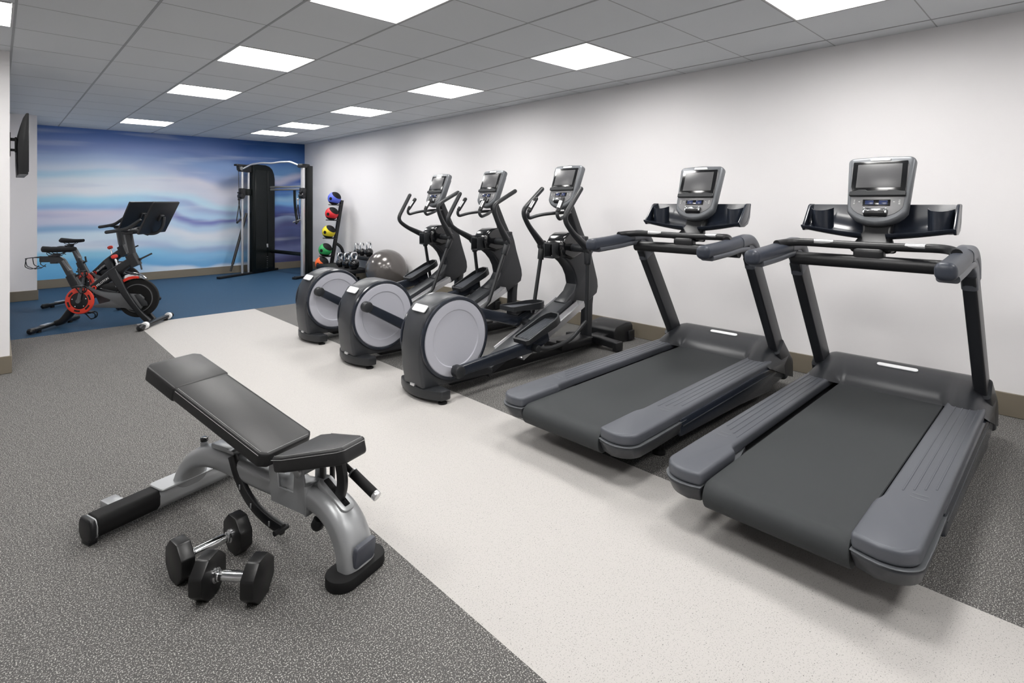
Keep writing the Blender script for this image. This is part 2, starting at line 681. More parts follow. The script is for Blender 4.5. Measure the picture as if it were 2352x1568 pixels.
# ---- troffer lights
LN = {(1, 4): 'large square ceiling light cut off by the top edge, left row, nearest',
      (1, 7): 'square ceiling light of the left row, second from the camera',
      (1, 10): 'square ceiling light of the left row, third from the camera',
      (1, 15): 'small square ceiling light of the left row, nearest the blue mural',
      (4, 1): 'square ceiling light of the right row nearest the camera, cut by the top edge',
      (4, 4): 'square ceiling light of the right row above the nearest treadmill console',
      (4, 7): 'square ceiling light of the right row, third from the camera',
      (4, 10): 'square ceiling light of the right row, fourth from the camera',
      (4, 13): 'narrow looking ceiling light of the right row, second from the far wall',
      (4, 15): 'last ceiling light of the right row before the far corner',
      (-2, 7): 'ceiling light cut off by the left edge of the photo, above the near wall corner',
      (-2, 4): 'added unseen ceiling light left of the frame, level with the nearest light of the left row',
      (1, 1): 'added unseen ceiling light just above the top edge, over the floor in front of the bench',
      (-2, 1): 'added unseen ceiling light outside the frame to the left of the camera',
      (4, -2): 'added unseen ceiling light behind the camera, close to the right wall',
      (1, -2): 'added unseen ceiling light behind the camera over the dark floor'}
proto = None
for (i, j) in lights:
    x, y = GX + (i + 0.5) * TILE, GY + (j + 0.5) * TILE
    lab = LN.get((i, j), 'added square ceiling light out of sight over the near part of the room')
    if proto is None:
        t = thing('ceiling_light', lab, 'ceiling light', (x, y, CEIL), 0, 'square troffer lights in the ceiling grid')
        h = TILE / 2 - 0.006
        RD = 0.034          # the diffusers sit this far above the ceiling line
        bm = newbm()
        for s in (-1, 1):
            box(bm, (s * (h - 0.006), 0, 0.026), (0.012, 2 * h, 0.056))
            box(bm, (0, s * (h - 0.006), 0.026), (2 * h - 0.026, 0.012, 0.056))
        obj('light_frame', bm, M['trim'], t)
        bm = newbm()
        box(bm, (0, 0, 0.080), (2 * h, 2 * h, 0.01))
        obj('housing', bm, M['trim'], t)
        for s in (-1, 1):
            bm = newbm()
            rows = []
            for k in range(9):
                f = k / 8
                xx = s * (0.010 + f * (h - 0.024))
                rows.append([(xx, yy, RD + 0.014 * sin(pi * f)) for yy in (-h + 0.013, 0, h - 0.013)])
            grid_surface(bm, rows, 0.002)
            obj('diffuser', bm, M['panel'], t)
        bm = newbm()
        box(bm, (0, 0, RD - 0.004), (0.020, 2 * h - 0.030, 0.012), 0.004)
        obj('centre_rib', bm, M['panel2'], t)
        proto = t
    else:
        dup(proto, (x, y, CEIL), 0, lab)
#@@OBJECTS@@


# ================================================================= shared console of the cardio machines
def console_outline(k=1.0):
    """u across, v up the face, v from 0 (rounded bottom) to 0.405"""
    pts = []
    hw, hb = 0.158, 0.140
    # bottom: wide round
    for a in range(200, 341, 14):
        pts.append((hb * 1.0 * cos(radians(a)) / cos(radians(20)), 0.115 + 0.115 * sin(radians(a))))
    # right top corner
    for a in range(0, 91, 18):
        pts.append((hw - 0.03 + 0.03 * cos(radians(a)), 0.37 + 0.028 * sin(radians(a))))
    pts.append((0.0, 0.404))
    for a in range(90, 181, 18):
        pts.append((-hw + 0.03 + 0.03 * cos(radians(a)), 0.37 + 0.028 * sin(radians(a))))
    cx, cy = 0, 0.2
    return [(cx + (u - cx) * k, cy + (v - cy) * k) for u, v in pts]


def add_console(root, base, tilt):
    """local frame of the console object: x = depth (towards rider is -x), y across, z up the face"""
    bm = newbm()
    prism(bm, console_outline(), 'yz', -0.012, 0.05, 0.018, 3)
    prism(bm, [(u, v) for u, v in console_outline(0.8)], 'yz', 0.045, 0.075, 0.012, 2)
    c = obj('console', bm, M['gun'], root)
    c.location = base
    c.rotation_euler = (0, tilt, 0)

    def sub(name, m, *boxes, bev=0.002):
        bm = newbm()
        for (y0, y1, z0, z1, x0, x1) in boxes:
            box(bm, ((x0 + x1) / 2, (y0 + y1) / 2, (z0 + z1) / 2), (abs(x1 - x0), y1 - y0, z1 - z0), bev)
        return obj(name, bm, m, c)

    bm = newbm()
    prism(bm, [(u, 0.012 + v * 0.93) for u, v in console_outline(0.86)], 'yz', -0.0155, -0.008, 0.003, 2)
    obj('face_panel', bm, M['gunl'], c)
    sub('screen_bezel', M['gloss'], (-0.128, 0.128, 0.172, 0.366, -0.022, -0.012), bev=0.004)
    sub('screen', M['screen'], (-0.104, 0.104, 0.208, 0.348, -0.0235, -0.018))
    bm = newbm()
    prism(bm, [(-0.131, 0.158), (0.131, 0.158), (0.131, 0.184), (0.105, 0.186), (0.085, 0.193), (0.055, 0.193), (0.045, 0.187),
               (-0.045, 0.187), (-0.055, 0.192), (-0.085, 0.192), (-0.105, 0.186), (-0.131, 0.184)], 'yz', -0.034, -0.015, 0.003, 1)
    obj('tablet_ledge', bm, M['char'], c)
    sub('readout', M['gloss'], (-0.064, 0.064, 0.104, 0.140, -0.020, -0.014))
    sub('digit_display', M['display'], (-0.052, -0.012, 0.110, 0.134, -0.0212, -0.019))
    sub('digit_display', M['display'], (0.012, 0.052, 0.110, 0.134, -0.0212, -0.019))
    bm = newbm()
    prism(bm, [(-0.012, 0.040), (-0.028, 0.046), (-0.036, 0.058), (-0.034, 0.070), (-0.024, 0.084), (-0.012, 0.090)], 'xz', -0.054, 0.054, 0.006, 2)
    obj('control_pad', bm, M['black'], c)
    bm = newbm()
    prism(bm, [(-0.034, 0.066), (-0.038, 0.070), (-0.030, 0.086), (-0.024, 0.086)], 'xz', -0.043, 0.043, 0.002, 1)
    for s in (-1, 1):
        box(bm, (-0.033, s * 0.050, 0.070), (0.012, 0.010, 0.030), 0.003)
    obj('chrome_keys', bm, M['chrome'], c)
    bm = newbm()
    for s in (-1, 1):
        for y, z in ((0.104, 0.136), (0.104, 0.126), (0.104, 0.116), (0.080, 0.127)):
            box(bm, (-0.0165, s * y, z), (0.003, 0.008, 0.004))
    obj('printed_marks', bm, M['led'], c)['kind'] = 'stuff'
    bm = newbm()
    prism(bm, [(a, 0.378 + b) for a, b in rrect(0.096, 0.019, 0.009)], 'yz', -0.0215, -0.006, 0.003, 2)
    obj('badge', bm, M['badge'], c)
    return c


# ================================================================= treadmills
def make_treadmill(label):
    t = thing('treadmill', label, 'treadmill', (0, 0, 0), 0, 'treadmills facing the right wall')
    # frame under the deck
    bm = newbm()
    for s in (-1, 1):
        box(bm, (1.05, s * 0.30, 0.145), (1.75, 0.05, 0.09), 0.01)
    for x in (0.30, 0.9, 1.5):
        box(bm, (x, 0, 0.095), (0.07, 0.6, 0.045), 0.008)
    obj('deck_frame', bm, M['black'], t)
    # belt looped over the rear roller
    bm = newbm()
    ol = [(1.80, 0.229), (0.02, 0.229)]
    for a in range(100, 261, 16):
        ol.append((0.002 + 0.054 * cos(radians(a)), 0.175 + 0.054 * sin(radians(a))))
    ol += [(0.02, 0.121), (1.80, 0.121)]
    prism(bm, ol, 'xz', -0.2515, 0.252, 0.003, 1)
    obj('running_belt', bm, M['belt'], t)
    # side platforms, end caps, skirts
    for s in (-1, 1):
        def mir(o):
            return [(x, s * y) for x, y in o]
        yi = 0.266 if s < 0 else 0.288
        yr = 0.252 if s < 0 else 0.262
        top = [(-0.040, yr), (0.24, yr), (0.265, yr + 0.002), (0.29, yi - 0.004), (0.32, yi), (1.78, yi), (1.78, 0.425), (0.22, 0.432),
               (0.06, 0.431)] + [(0.034 + 0.088 * cos(radians(a)), 0.344 + 0.088 * sin(radians(a))) for a in range(98, 175, 11)] + [(-0.056, 0.335), (-0.051, 0.30)]
        bm = newbm()
        prism(bm, mir(top), 'xy', 0.206, 0.260, 0.015, 4, 60)
        p = obj('side_platform', bm, M['deck'], t)
        for k in range(4):
            bm = newbm()
            y = 0.312 + 0.029 * k
            box(bm, (1.07 + 0.015 * k, s * y, 0.2602), (1.36 - 0.03 * k, 0.006, 0.003), 0.001, 1)
            obj('grip_ridge', bm, M['deck'], p)
        for k in range(2):
            bm = newbm()
            box(bm, (0.36 + 0.035 * k, s * 0.365, 0.2605), (0.006, 0.05, 0.002), 0.001, 1)
            obj('grip_mark', bm, M['gun'], p)
        # end cap in two tiers with a paler strip painting the seam's bevel highlight
        capo = [(-0.046, yr), (0.30, yr), (0.46, 0.30), (0.46, 0.437), (0.15, 0.442), (0.06, 0.440)] + [(0.033 + 0.096 * cos(radians(a)), 0.344 + 0.096 * sin(radians(a))) for a in range(98, 175, 10)] + [(-0.065, 0.335), (-0.059, 0.30)]
        bm = newbm()
        tb = newbm()
        prism(tb, mir(capo), 'xy', 0.136, 0.2045, 0.010, 3, 60)
        for v in tb.verts:      # the underside tapers in
            f = max(0.0, (0.170 - v.co.z) / 0.034) ** 1.5
            v.co.x += f * 0.035 * (1 if v.co.x < 0.1 else 0)
            v.co.y -= s * f * 0.022 * (1 if abs(v.co.y) > 0.33 else -0.6)
        merge(bm, tb)
        obj('end_cap', bm, M['charm'], t)
        bm = newbm()
        prism(bm, mir([(x - 0.001 if x < 0.1 else x, y + 0.0012 if y > 0.3 else y) for x, y in capo]), 'xy', 0.2030, 0.2075, 0.001, 1, 60)
        obj('seam_highlight', bm, M['gun'], t)
        bm = newbm()
        prism(bm, [(0.40, 0.13), (0.40, 0.222), (1.78, 0.225), (1.93, 0.215), (1.95, 0.17), (1.90, 0.11), (1.62, 0.095), (1.60, 0.070), (1.1, 0.105)],
              'xz', min(s * 0.392, s * 0.438), max(s * 0.392, s * 0.438), 0.012, 2)
        obj('side_skirt', bm, M['navy'], t)
        bm = newbm()
        sweep(bm, [(0.42, s * 0.438, 0.183), (1.0, s * 0.438, 0.184), (1.80, s * 0.438, 0.186)], rrect(0.004, 0.006, 0.0015, 2), side=(0, 1, 0))
        obj('skirt_trim', bm, M['charm'], t)
        # rear foot and front wheel
        bm = newbm()
        lathe(bm, [(0.035, 0), (0.035, 0.012), (0.022, 0.02), (0.012, 0.024), (0.012, 0.11)], (0.42, s * 0.30, 0), seg=20)
        obj('leveling_foot', bm, M['rubber'], t)
        bm = newbm()
        lathe(bm, [(0.02, -0.02), (0.045, -0.02), (0.05, -0.012), (0.05, 0.012), (0.045, 0.02), (0.02, 0.02)], (1.78, s * 0.28, 0.05), (0, 1, 0), 24)
        obj('wheel', bm, M['rubber'], t)
    # motor hood: lofted shell with a shoulder on each side
    prof = [(1.655, 0.228), (1.675, 0.254), (1.725, 0.286), (1.785, 0.316), (1.845, 0.338), (1.905, 0.352), (1.955, 0.348), (1.985, 0.318), (2.0, 0.26), (2.0, 0.10)]
    bm = newbm()
    rows = []
    NY = 36
    for i in range(NY + 1):
        y = -0.445 + 0.89 * i / NY
        a = abs(y)
        sh = min(1, max(0, (a - 0.245) / 0.06))
        sh = sh * sh * (3 - 2 * sh)
        edge = min(1, max(0, (a - 0.33) / 0.115))
        row = []
        for k, (x, z) in enumerate(prof):
            f = max(0, 1 - k / 5.0)
            xx = x - 0.085 * sh * f
            zz = z + 0.028 * sh * f - (0.075 * edge ** 2.2) * min(1, k / 3) - 0.03 * (edge ** 3) * (1 if k < 8 else 0)
            zz = max(zz, 0.08)
            row.append((xx, y, zz))
        rows.append(row)
    t2 = newbm()
    grid_surface(t2, rows, 0)
    me = bpy.data.meshes.new('tmp')
    t2.to_mesh(me)
    t2.free()
    bm.from_mesh(me)
    bpy.data.meshes.remove(me)
    for row in (rows[0], rows[-1]):
        vs = [bm.verts.new(p) for p in row]
        bm.faces.new(vs)
    bmesh.ops.remove_doubles(bm, verts=bm.verts, dist=0.0005)
    bmesh.ops.recalc_face_normals(bm, faces=bm.faces)
    obj('motor_hood', bm, M['hood'], t, 50)
    bm = newbm()
    a0 = math.atan2(0.338 - 0.312, 0.06)
    mt = Matrix.Translation((1.853, -0.005, 0.3435)) @ Euler((0, -a0 * 0.9, 0)).to_matrix().to_4x4()
    prism(bm, rrect(0.030, 0.205, 0.0148, 5), 'xy', -0.003, 0.0035, 0.0015, 1, 60, mt)
    obj('hood_badge', bm, M['badge'], t)
    # uprights and rails
    for s in (-1, 1):
        bm = newbm()
        sweep(bm, [(1.885, s * 0.392, 0.20), (1.82, s * 0.392, 0.33), (1.42, s * 0.392, 0.94), (1.385, s * 0.392, 0.995)], rrect(0.058, 0.125, 0.010, 3), side=(0, 1, 0))
        obj('upright', bm, M['hood'], t)
        bm = newbm()
        sweep(bm, [(1.93, s * 0.405, 0.13), (1.885, s * 0.403, 0.22), (1.805, s * 0.40, 0.325)], rrect(0.085, 0.155, 0.025, 4), side=(0, 1, 0), scales=[(1, 1.15), (1, 1.1), (0.85, 0.9)])
        obj('upright_shoe', bm, M['hood'], t)
        path = fillet([(0.745, s * 0.389, 1.046), (0.95, s * 0.389, 1.054), (1.15, s * 0.388, 1.072), (1.27, s * 0.387, 1.080)], 0.1, 5)
        bm = newbm()
        sweep(bm, path, rrect(0.078, 0.078, 0.032, 6), side=(0, 1, 0))
        box(bm, (0.748, s * 0.389, 1.0462), (0.066, 0.0776, 0.0776), 0.030, 6)
        obj('handrail_grip', bm, M['grip'], t, 60)
        bm = newbm()
        path = fillet([(0.79, s * 0.389, 1.012), (1.05, s * 0.389, 1.024), (1.20, s * 0.388, 1.038), (1.30, s * 0.388, 1.030)], 0.12, 4)
        sweep(bm, path, rrect(0.080, 0.034, 0.014, 4), side=(0, 1, 0))
        path = fillet([(1.20, s * 0.388, 1.076), (1.36, s * 0.388, 1.090), (1.445, s * 0.390, 1.02), (1.455, s * 0.392, 0.95)], 0.07, 6)
        sweep(bm, path, rrect(0.081, 0.074, 0.026, 5), side=(0, 1, 0), scales=[(1.0, 1.0), (1, 1), (1, 1.0), (0.86, 0.95)])
        sweep(bm, [(1.30, s * 0.39, 1.045), (1.375, s * 0.391, 1.02), (1.425, s * 0.392, 0.93)], rrect(0.066, 0.135, 0.02, 4), side=(0, 1, 0), scales=[(0.9, 0.5), (1, 0.9), (1, 1)])
        obj('handrail_elbow', bm, M['deck'], t)
    bm = newbm()
    cyl(bm, (1.255, -0.375, 1.012), (1.255, 0.375, 1.012), 0.036, seg=24)
    obj('crossbar', bm, M['black'], t)
    bm = newbm()
    pts = catmull([(1.05, -0.385, 1.098), (1.13, -0.362, 1.103), (1.20, -0.30, 1.106), (1.25, -0.15, 1.100), (1.265, 0, 1.098), (1.25, 0.15, 1.100), (1.20, 0.30, 1.106), (1.13, 0.362, 1.103), (1.05, 0.385, 1.098)], 5)
    tube(bm, pts, 0.0215, 14)
    for y in (-0.085, 0.085):
        cyl(bm, (1.263, y - 0.002, 1.098), (1.263, y + 0.002, 1.098), 0.0225, seg=16)
    obj('front_grip_bar', bm, M['black'], t)
    for s in (-1, 1):
        bm = newbm()
        sweep(bm, [(1.243, s * 0.165, 1.1085), (1.228, s * 0.205, 1.1098), (1.213, s * 0.25, 1.1115)], rrect(0.030, 0.028, 0.012, 3), side=(1, 0, 0))
        obj('pulse_sensor', bm, M['alu'], t)
    bm = newbm()
    box(bm, (1.265, 0, 1.05), (0.07, 0.14, 0.075), 0.02, 3)
    box(bm, (1.33, 0, 1.085), (0.12, 0.19, 0.05), 0.02, 3)
    sweep(bm, [(1.35, 0, 1.08), (1.42, 0, 1.15), (1.47, 0, 1.26)], rrect(0.20, 0.07, 0.025, 4), side=(0, 1, 0), scales=[(1.0, 1), (0.62, 1), (0.75, 0.9)])
    obj('console_neck', bm, M['black'], t)
    # trays beside the console
    for s in (-1, 1):
        bm = newbm()
        rows = []
        for i in range(9):
            f = i / 8
            y = 0.055 + 0.295 * f
            dz = 0.050 * f ** 1.3
            xo = -0.02 * f
            h = 1.312
            row = [(1.520 + xo, s * y, h), (1.508 + xo, s * y, 1.25 + dz * 0.5), (1.490 + xo, s * y, 1.185 + dz), (1.455 + xo, s * y, 1.148 + dz),
                   (1.405 + xo, s * y, 1.128 + dz), (1.355 + xo, s * y, 1.130 + dz * 0.9), (1.335 + xo, s * y, 1.148 + dz * 0.8), (1.333 + xo, s * y, 1.160 + dz * 0.75)]
            rows.append(row)
        grid_surface(bm, rows, 0.010)
        obj('tray', bm, M['navy'], t, 60)
        bm = newbm()
        out = [(1.315, 1.187), (1.335, 1.166), (1.40, 1.165), (1.455, 1.182), (1.488, 1.225), (1.504, 1.318), (1.452, 1.318), (1.43, 1.31), (1.36, 1.23)]
        prism(bm, out, 'xz', min(s * 0.335, s * 0.349), max(s * 0.335, s * 0.349), 0.004, 2)
        obj('tray_end', bm, M['navy'], t)
        bm = newbm()
        rows = []
        for i in range(9):
            a = radians(20 + 150 * i / 8)
            rows.append([(1.46 - 0.075 * sin(a) , s * (0.275 + 0.055 * cos(a)), z) for z in (1.165, 1.21, 1.26, 1.300 - 0.02 * sin(a))])
        grid_surface(bm, rows, 0.004)
        obj('bottle_holder', bm, M['navy'], t, 60)
    add_console(t, (1.375, 0, 1.205), radians(21.5))
    return t


tm = make_treadmill('grey and black treadmill in the right foreground, nearest the camera')
tm.location = (2.05, 0.777, 0)
dup(tm, (2.12, 1.845, 0), radians(1.0), 'grey and black treadmill in the middle, between the nearest treadmill and the ellipticals')


# ================================================================= ellipticals
def make_elliptical(label, loc, crank_deg, pedal_r, pedal_l, swing_r, swing_l):
    t = thing('elliptical_trainer', label, 'elliptical', loc, 0, 'ellipticals facing the right wall')

    def ramp(x):
        return 0.135 + 0.420 * (x - 0.907)

    # rear stabiliser with bowed back edge
    bm = newbm()
    ol = [(0.13, -0.245), (0.13, 0.245)] + [(0.055 - 0.070 * (1 - (y / 0.245) ** 2), y) for y in [0.245 - 0.49 * k / 14 for k in range(15)]]
    prism(bm, ol, 'xy', 0.024, 0.088, 0.010, 2, 60)
    obj('rear_stabilizer', bm, M['char'], t)
    for s in (-1, 1):
        bm = newbm()
        lathe(bm, [(0.030, 0), (0.030, 0.010), (0.014, 0.016), (0.010, 0.03)], (0.085, s * 0.215, 0), seg=20)
        obj('leveling_foot', bm, M['rubber'], t)
    # drum housing
    cx, cz, R = 0.262, 0.385, 0.292
    ol = [(0.62, 0.095), (0.62, 0.055), (0.0, 0.078), (-0.022, 0.20), (-0.030, 0.32), (-0.020, 0.43), (0.000, 0.515), (0.030, 0.58), (0.062, 0.622)]
    for a in range(118, -46, -9):
        ol.append((cx + R * cos(radians(a)), cz + R * sin(radians(a))))
    bm = newbm()
    prism(bm, ol, 'xz', -0.118, 0.118, 0.022, 3, 60)
    obj('drum_housing', bm, M['charm'], t)
    bm = newbm()
    mt = Matrix.Translation((0.040, -0.02, 0.607)) @ Euler((0, radians(-49), 0)).to_matrix().to_4x4()
    prism(bm, rrect(0.055, 0.150, 0.012, 4), 'xy', -0.002, 0.006, 0.002, 1, 60, mt)
    obj('drum_badge', bm, M['badge'], t)
    bm = newbm()
    box(bm, (0.003, 0.0, 0.096), (0.035, 0.05, 0.018), 0.004)
    obj('socket_cover', bm, M['alu'], t)
    for s in (-1, 1):
        bm = newbm()
        lathe(bm, [(0.255, 0.0), (0.285, 0.0), (0.288, 0.010), (0.283, 0.022), (0.268, 0.024), (0.255, 0.012)], (cx, s * 0.114, cz), (0, s, 0), 64)
        obj('disc_rim', bm, M['navy'], t)
        bm = newbm()
        lathe(bm, [(0.0, 0.0), (0.262, 0.0), (0.262, 0.016), (0.256, 0.020), (0.205, 0.020), (0.198, 0.0195), (0.192, 0.014), (0.182, 0.013), (0.10, 0.0125), (0.0, 0.0125)], (cx, s * 0.116, cz), (0, s, 0), 72)
        obj('disc_cover', bm, M['disc'], t, 20)
    # base beam, front stabiliser, lift mechanism
    bm = newbm()
    box(bm, (1.15, 0, 0.065), (1.75, 0.11, 0.07), 0.012)
    box(bm, (1.60, 0, 0.100), (0.40, 0.22, 0.06), 0.012)
    box(bm, (1.46, -0.06, 0.115), (0.10, 0.07, 0.07), 0.008)
    obj('base_beam', bm, M['black'], t)
    bm = newbm()
    sweep(bm, [(1.955, -0.27, 0.055), (1.93, -0.10, 0.075), (1.93, 0.10, 0.075), (1.955, 0.27, 0.055)], rrect(0.085, 0.065, 0.014, 3), side=(1, 0, 0))
    box(bm, (1.957, -0.272, 0.045), (0.10, 0.05, 0.08), 0.012)
    box(bm, (1.957, 0.272, 0.045), (0.10, 0.05, 0.08), 0.012)
    obj('front_stabilizer', bm, M['black'], t)
    for s in (-1, 1):
        bm = newbm()
        lathe(bm, [(0.024, 0), (0.024, 0.010), (0.012, 0.014), (0.010, 0.03)], (1.957, s * 0.262, 0), seg=16)
        obj('leveling_foot', bm, M['rubber'], t)
    # ramp: dark cover and two aluminium channels
    bm = newbm()
    x0, x1 = 0.60, 1.56
    sweep(bm, [(x0, 0, ramp(x0) + 0.045), (x1, 0, ramp(x1) + 0.055)], rrect(0.16, 0.05, 0.008, 2), side=(0, 1, 0))
    obj('ramp_cover', bm, M['charm'], t)
    for s in (-1, 1):
        x0, x1 = 0.88, 1.62
        w, h = 0.075, 0.05
        sec = [(-w / 2, -h / 2), (w / 2, -h / 2), (w / 2, h / 2), (w / 2 - 0.008, h / 2), (w / 2 - 0.010, -h / 2 + 0.016), (-w / 2 + 0.010, -h / 2 + 0.016), (-w / 2 + 0.008, h / 2), (-w / 2, h / 2)]
        bm = newbm()
        sweep(bm, [(x0, s * 0.125, ramp(x0) + 0.012), (x1, s * 0.125, ramp(x1) + 0.012)], sec, side=(0, 1, 0))
        p = obj('guide_rail', bm, M['chrome'] if False else M['alu'], t)
        bm = newbm()
        mt = Matrix.Translation((x1, s * 0.125, ramp(x1) + 0.014)) @ Euler((0, -math.atan(0.42), 0)).to_matrix().to_4x4()
        t2 = newbm()
        box(t2, (0, 0, 0), (0.012, 0.080, 0.056), 0.004)
        merge(bm, t2, mt)
        obj('rail_end', bm, M['alu'], p)
    # column
    col_front = [(1.47, 0.462), (1.53, 0.500), (1.60, 0.545), (1.640, 0.605), (1.622, 0.68), (1.585, 0.745), (1.530, 0.802), (1.46, 0.850), (1.425, 0.875)]
    col_back = [(1.80, 1.02), (1.835, 0.93), (1.868, 0.82), (1.905, 0.72), (1.940, 0.62), (1.948, 0.555), (1.930, 0.495), (1.72, 0.395), (1.62, 0.375), (1.55, 0.40)]
    bm = newbm()
    prism(bm, col_front + [(1.425, 0.96), (1.62, 1.04)] + col_back, 'xz', -0.068, 0.068, 0.018, 3, 60)
    obj('column', bm, M['hood'], t)
    bm = newbm()
    ol = [(1.425, 0.868), (1.408, 0.93), (1.418, 0.99), (1.45, 1.035), (1.51, 1.062), (1.60, 1.065), (1.68, 1.035), (1.72, 0.96), (1.68, 0.87), (1.55, 0.83)]
    prism(bm, ol, 'xz', -0.098, 0.098, 0.03, 4, 60)
    obj('motor_housing', bm, M['gloss'], t)
    # bottle holder on its front
    bm = newbm()
    for s in (-1, 1):
        box(bm, (1.385, s * 0.046, 0.915), (0.085, 0.010, 0.125), 0.003)
    box(bm, (1.385, 0, 0.857), (0.085, 0.10, 0.012), 0.003)
    box(bm, (1.350, 0, 0.972), (0.012, 0.10, 0.010), 0.003)
    obj('bottle_holder', bm, M['char'], t)
    bm = newbm()
    sweep(bm, [(1.755, 0, 0.98), (1.70, 0, 1.10), (1.60, 0, 1.30), (1.575, 0, 1.36)], rrect(0.075, 0.085, 0.02, 4), side=(0, 1, 0), scales=[(1.25, 1.2), (1, 1), (1, 1), (1, 0.9)])
    box(bm, (1.775, -0.055, 1.0), (0.05, 0.03, 0.04), 0.008)
    obj('mast', bm, M['char'], t)
    bm = newbm()
    sweep(bm, [(1.885, 0, 0.55), (1.862, 0, 0.40), (1.845, 0, 0.09)], rrect(0.085, 0.075, 0.012, 3), side=(0, 1, 0))
    obj('front_leg', bm, M['hood'], t)
    # pivot and swing arms
    P = Vector((1.55, 0, 0.935))
    bm = newbm()
    cyl(bm, (P.x, -0.275, P.z), (P.x, 0.275, P.z), 0.034, seg=20)
    for s in (-1, 1):
        cyl(bm, (P.x, s * 0.236, P.z), (P.x, s * 0.290, P.z), 0.045, seg=24, bev=0.008)
    obj('pivot_shaft', bm, M['char'], t)
    for s, ang in ((-1, swing_r), (1, swing_l)):
        ca, sa = cos(radians(ang)), sin(radians(ang))

        def rp(x, z, dy=0.0):
            return (P.x + x * ca + z * sa, s * (0.262 + dy), P.z - x * sa + z * ca)
        bm = newbm()
        path = fillet([rp(0.0, 0.0), rp(-0.215, 0.152), rp(-0.312, 0.262), rp(-0.20, 0.385), rp(-0.095, 0.500)], 0.07, 6)
        roundtube(bm, path, 0.022, 14, scales=[1.6, 1.35, 1.05, 0.95, 0.95, 0.95, 0.95])
        obj('swing_handle', bm, M['char'], t)
        bm = newbm()
        cyl(bm, rp(0, -0.02), rp(-0.004, -0.13), 0.034, 0.028, 16, 0.003)
        cyl(bm, rp(-0.004, -0.12), rp(-0.02, -0.60), 0.0175, seg=14)
        obj('lower_arm', bm, M['char'], t)
        # pedal assembly on this side
        ph = crank_deg if s < 0 else crank_deg + 180
        kx, kz = cx + 0.205 * cos(radians(ph)), cz + 0.205 * sin(radians(ph))
        px = pedal_r if s < 0 else pedal_l
        fx = px - 0.08
        fz = ramp(fx) + 0.075
        bm = newbm()
        a = math.atan2(fz - kz, fx - kx)
        sweep(bm, [(kx - 0.03 * cos(a), s * 0.205, kz - 0.03 * sin(a)), (fx, s * 0.205, fz), (fx + 0.16, s * 0.205, fz + 0.05)], rrect(0.046, 0.092, 0.010, 3), side=(0, 1, 0), scales=[(1, 0.72), (1, 0.95), (1, 1.1), (1, 0.9)])
        obj('pedal_link', bm, M['navy'], t)
        bm = newbm()
        cyl(bm, (kx - 0.02 * cos(a), s * 0.172, kz - 0.02 * sin(a)), (kx - 0.02 * cos(a), s * 0.240, kz - 0.02 * sin(a)), 0.043, seg=24, bev=0.012)
        cyl(bm, (kx, s * 0.12, kz), (kx, s * 0.18, kz), 0.02, seg=16)
        obj('crank_joint', bm, M['char'], t)
        sl = a + radians(13)
        mt = Matrix.Translation((px, s * 0.195, ramp(px) + 0.155)) @ Euler((0, -sl, 0)).to_matrix().to_4x4()
        bm = newbm()
        pl, pw = 0.43, 0.175
        shape = [(-pl / 2, -pw / 2 + 0.02), (-pl / 2, pw / 2 - 0.02), (-pl / 2 + 0.02, pw / 2), (pl / 2 - 0.10, pw / 2), (pl / 2 - 0.03, pw / 2 - 0.02), (pl / 2, pw / 2 - 0.05),
                 (pl / 2, -pw / 2 + 0.05), (pl / 2 - 0.03, -pw / 2 + 0.02), (pl / 2 - 0.10, -pw / 2), (-pl / 2 + 0.02, -pw / 2)]
        prism(bm, shape, 'xy', -0.022, 0.004, 0.004, 1, 60, mt)
        wall = [Vector((x, y, 0)) for x, y in shape]
        t2 = newbm()
        nn = len(shape)
        for k in range(nn):
            x, y = shape[k]
            x2, y2 = shape[(k + 1) % nn]
            hh = [0.014 + 0.030 * max(0, min(1, (xx + pl / 2) / pl)) for xx in (x, x2)]
            q = [(x, y, 0), (x2, y2, 0), (x2, y2, hh[1]), (x, y, hh[0])]
            ins = [(0.93 * a_, 0.88 * b_, c_) for a_, b_, c_ in q]
            v = [t2.verts.new(p) for p in q + ins]
            for f in ((0, 1, 2, 3), (5, 4, 7, 6), (3, 2, 6, 7)):
                t2.faces.new([v[g] for g in f])
        bmesh.ops.remove_doubles(t2, verts=t2.verts, dist=0.0004)
        bmesh.ops.recalc_face_normals(t2, faces=t2.faces)
        merge(bm, t2, mt)
        ped = obj('pedal', bm, M['char'], t)
        bm = newbm()
        for k in range(9):
            t2 = newbm()
            box(t2, (-0.01, (k - 4) * 0.0155, 0.006), (pl - 0.10, 0.008, 0.005), 0.001, 1)
            merge(bm, t2, mt)
        tr = obj('tread_ribs', bm, M['deck'], ped)
        tr['kind'] = 'stuff'
        bm = newbm()
        cyl(bm, (fx - 0.01, s * 0.225, fz - 0.01), (fx - 0.01, s * 0.285, fz - 0.01), 0.028, seg=20, bev=0.008)
        obj('pedal_joint', bm, M['char'], t)
        bm = newbm()
        cyl(bm, (fx + 0.05, s * 0.09, ramp(fx + 0.05) + 0.044), (fx + 0.05, s * 0.16, ramp(fx + 0.05) + 0.044), 0.03, seg=20, bev=0.004)
        obj('roller', bm, M['char'], t)
        # curved tie bar from the lower arm to the pedal
        e = Vector(rp(-0.02, -0.60))
        f0 = Vector((fx, s * 0.262, fz - 0.01))
        mid1 = f0.lerp(e, 0.25) + Vector((0, 0, -0.055))
        mid2 = f0.lerp(e, 0.65) + Vector((0, 0, -0.075))
        bm = newbm()
        tube(bm, catmull([f0, mid1, mid2, e + Vector((0, 0, 0.0))], 6), 0.016, 12)
        obj('tie_bar', bm, M['char'], t)
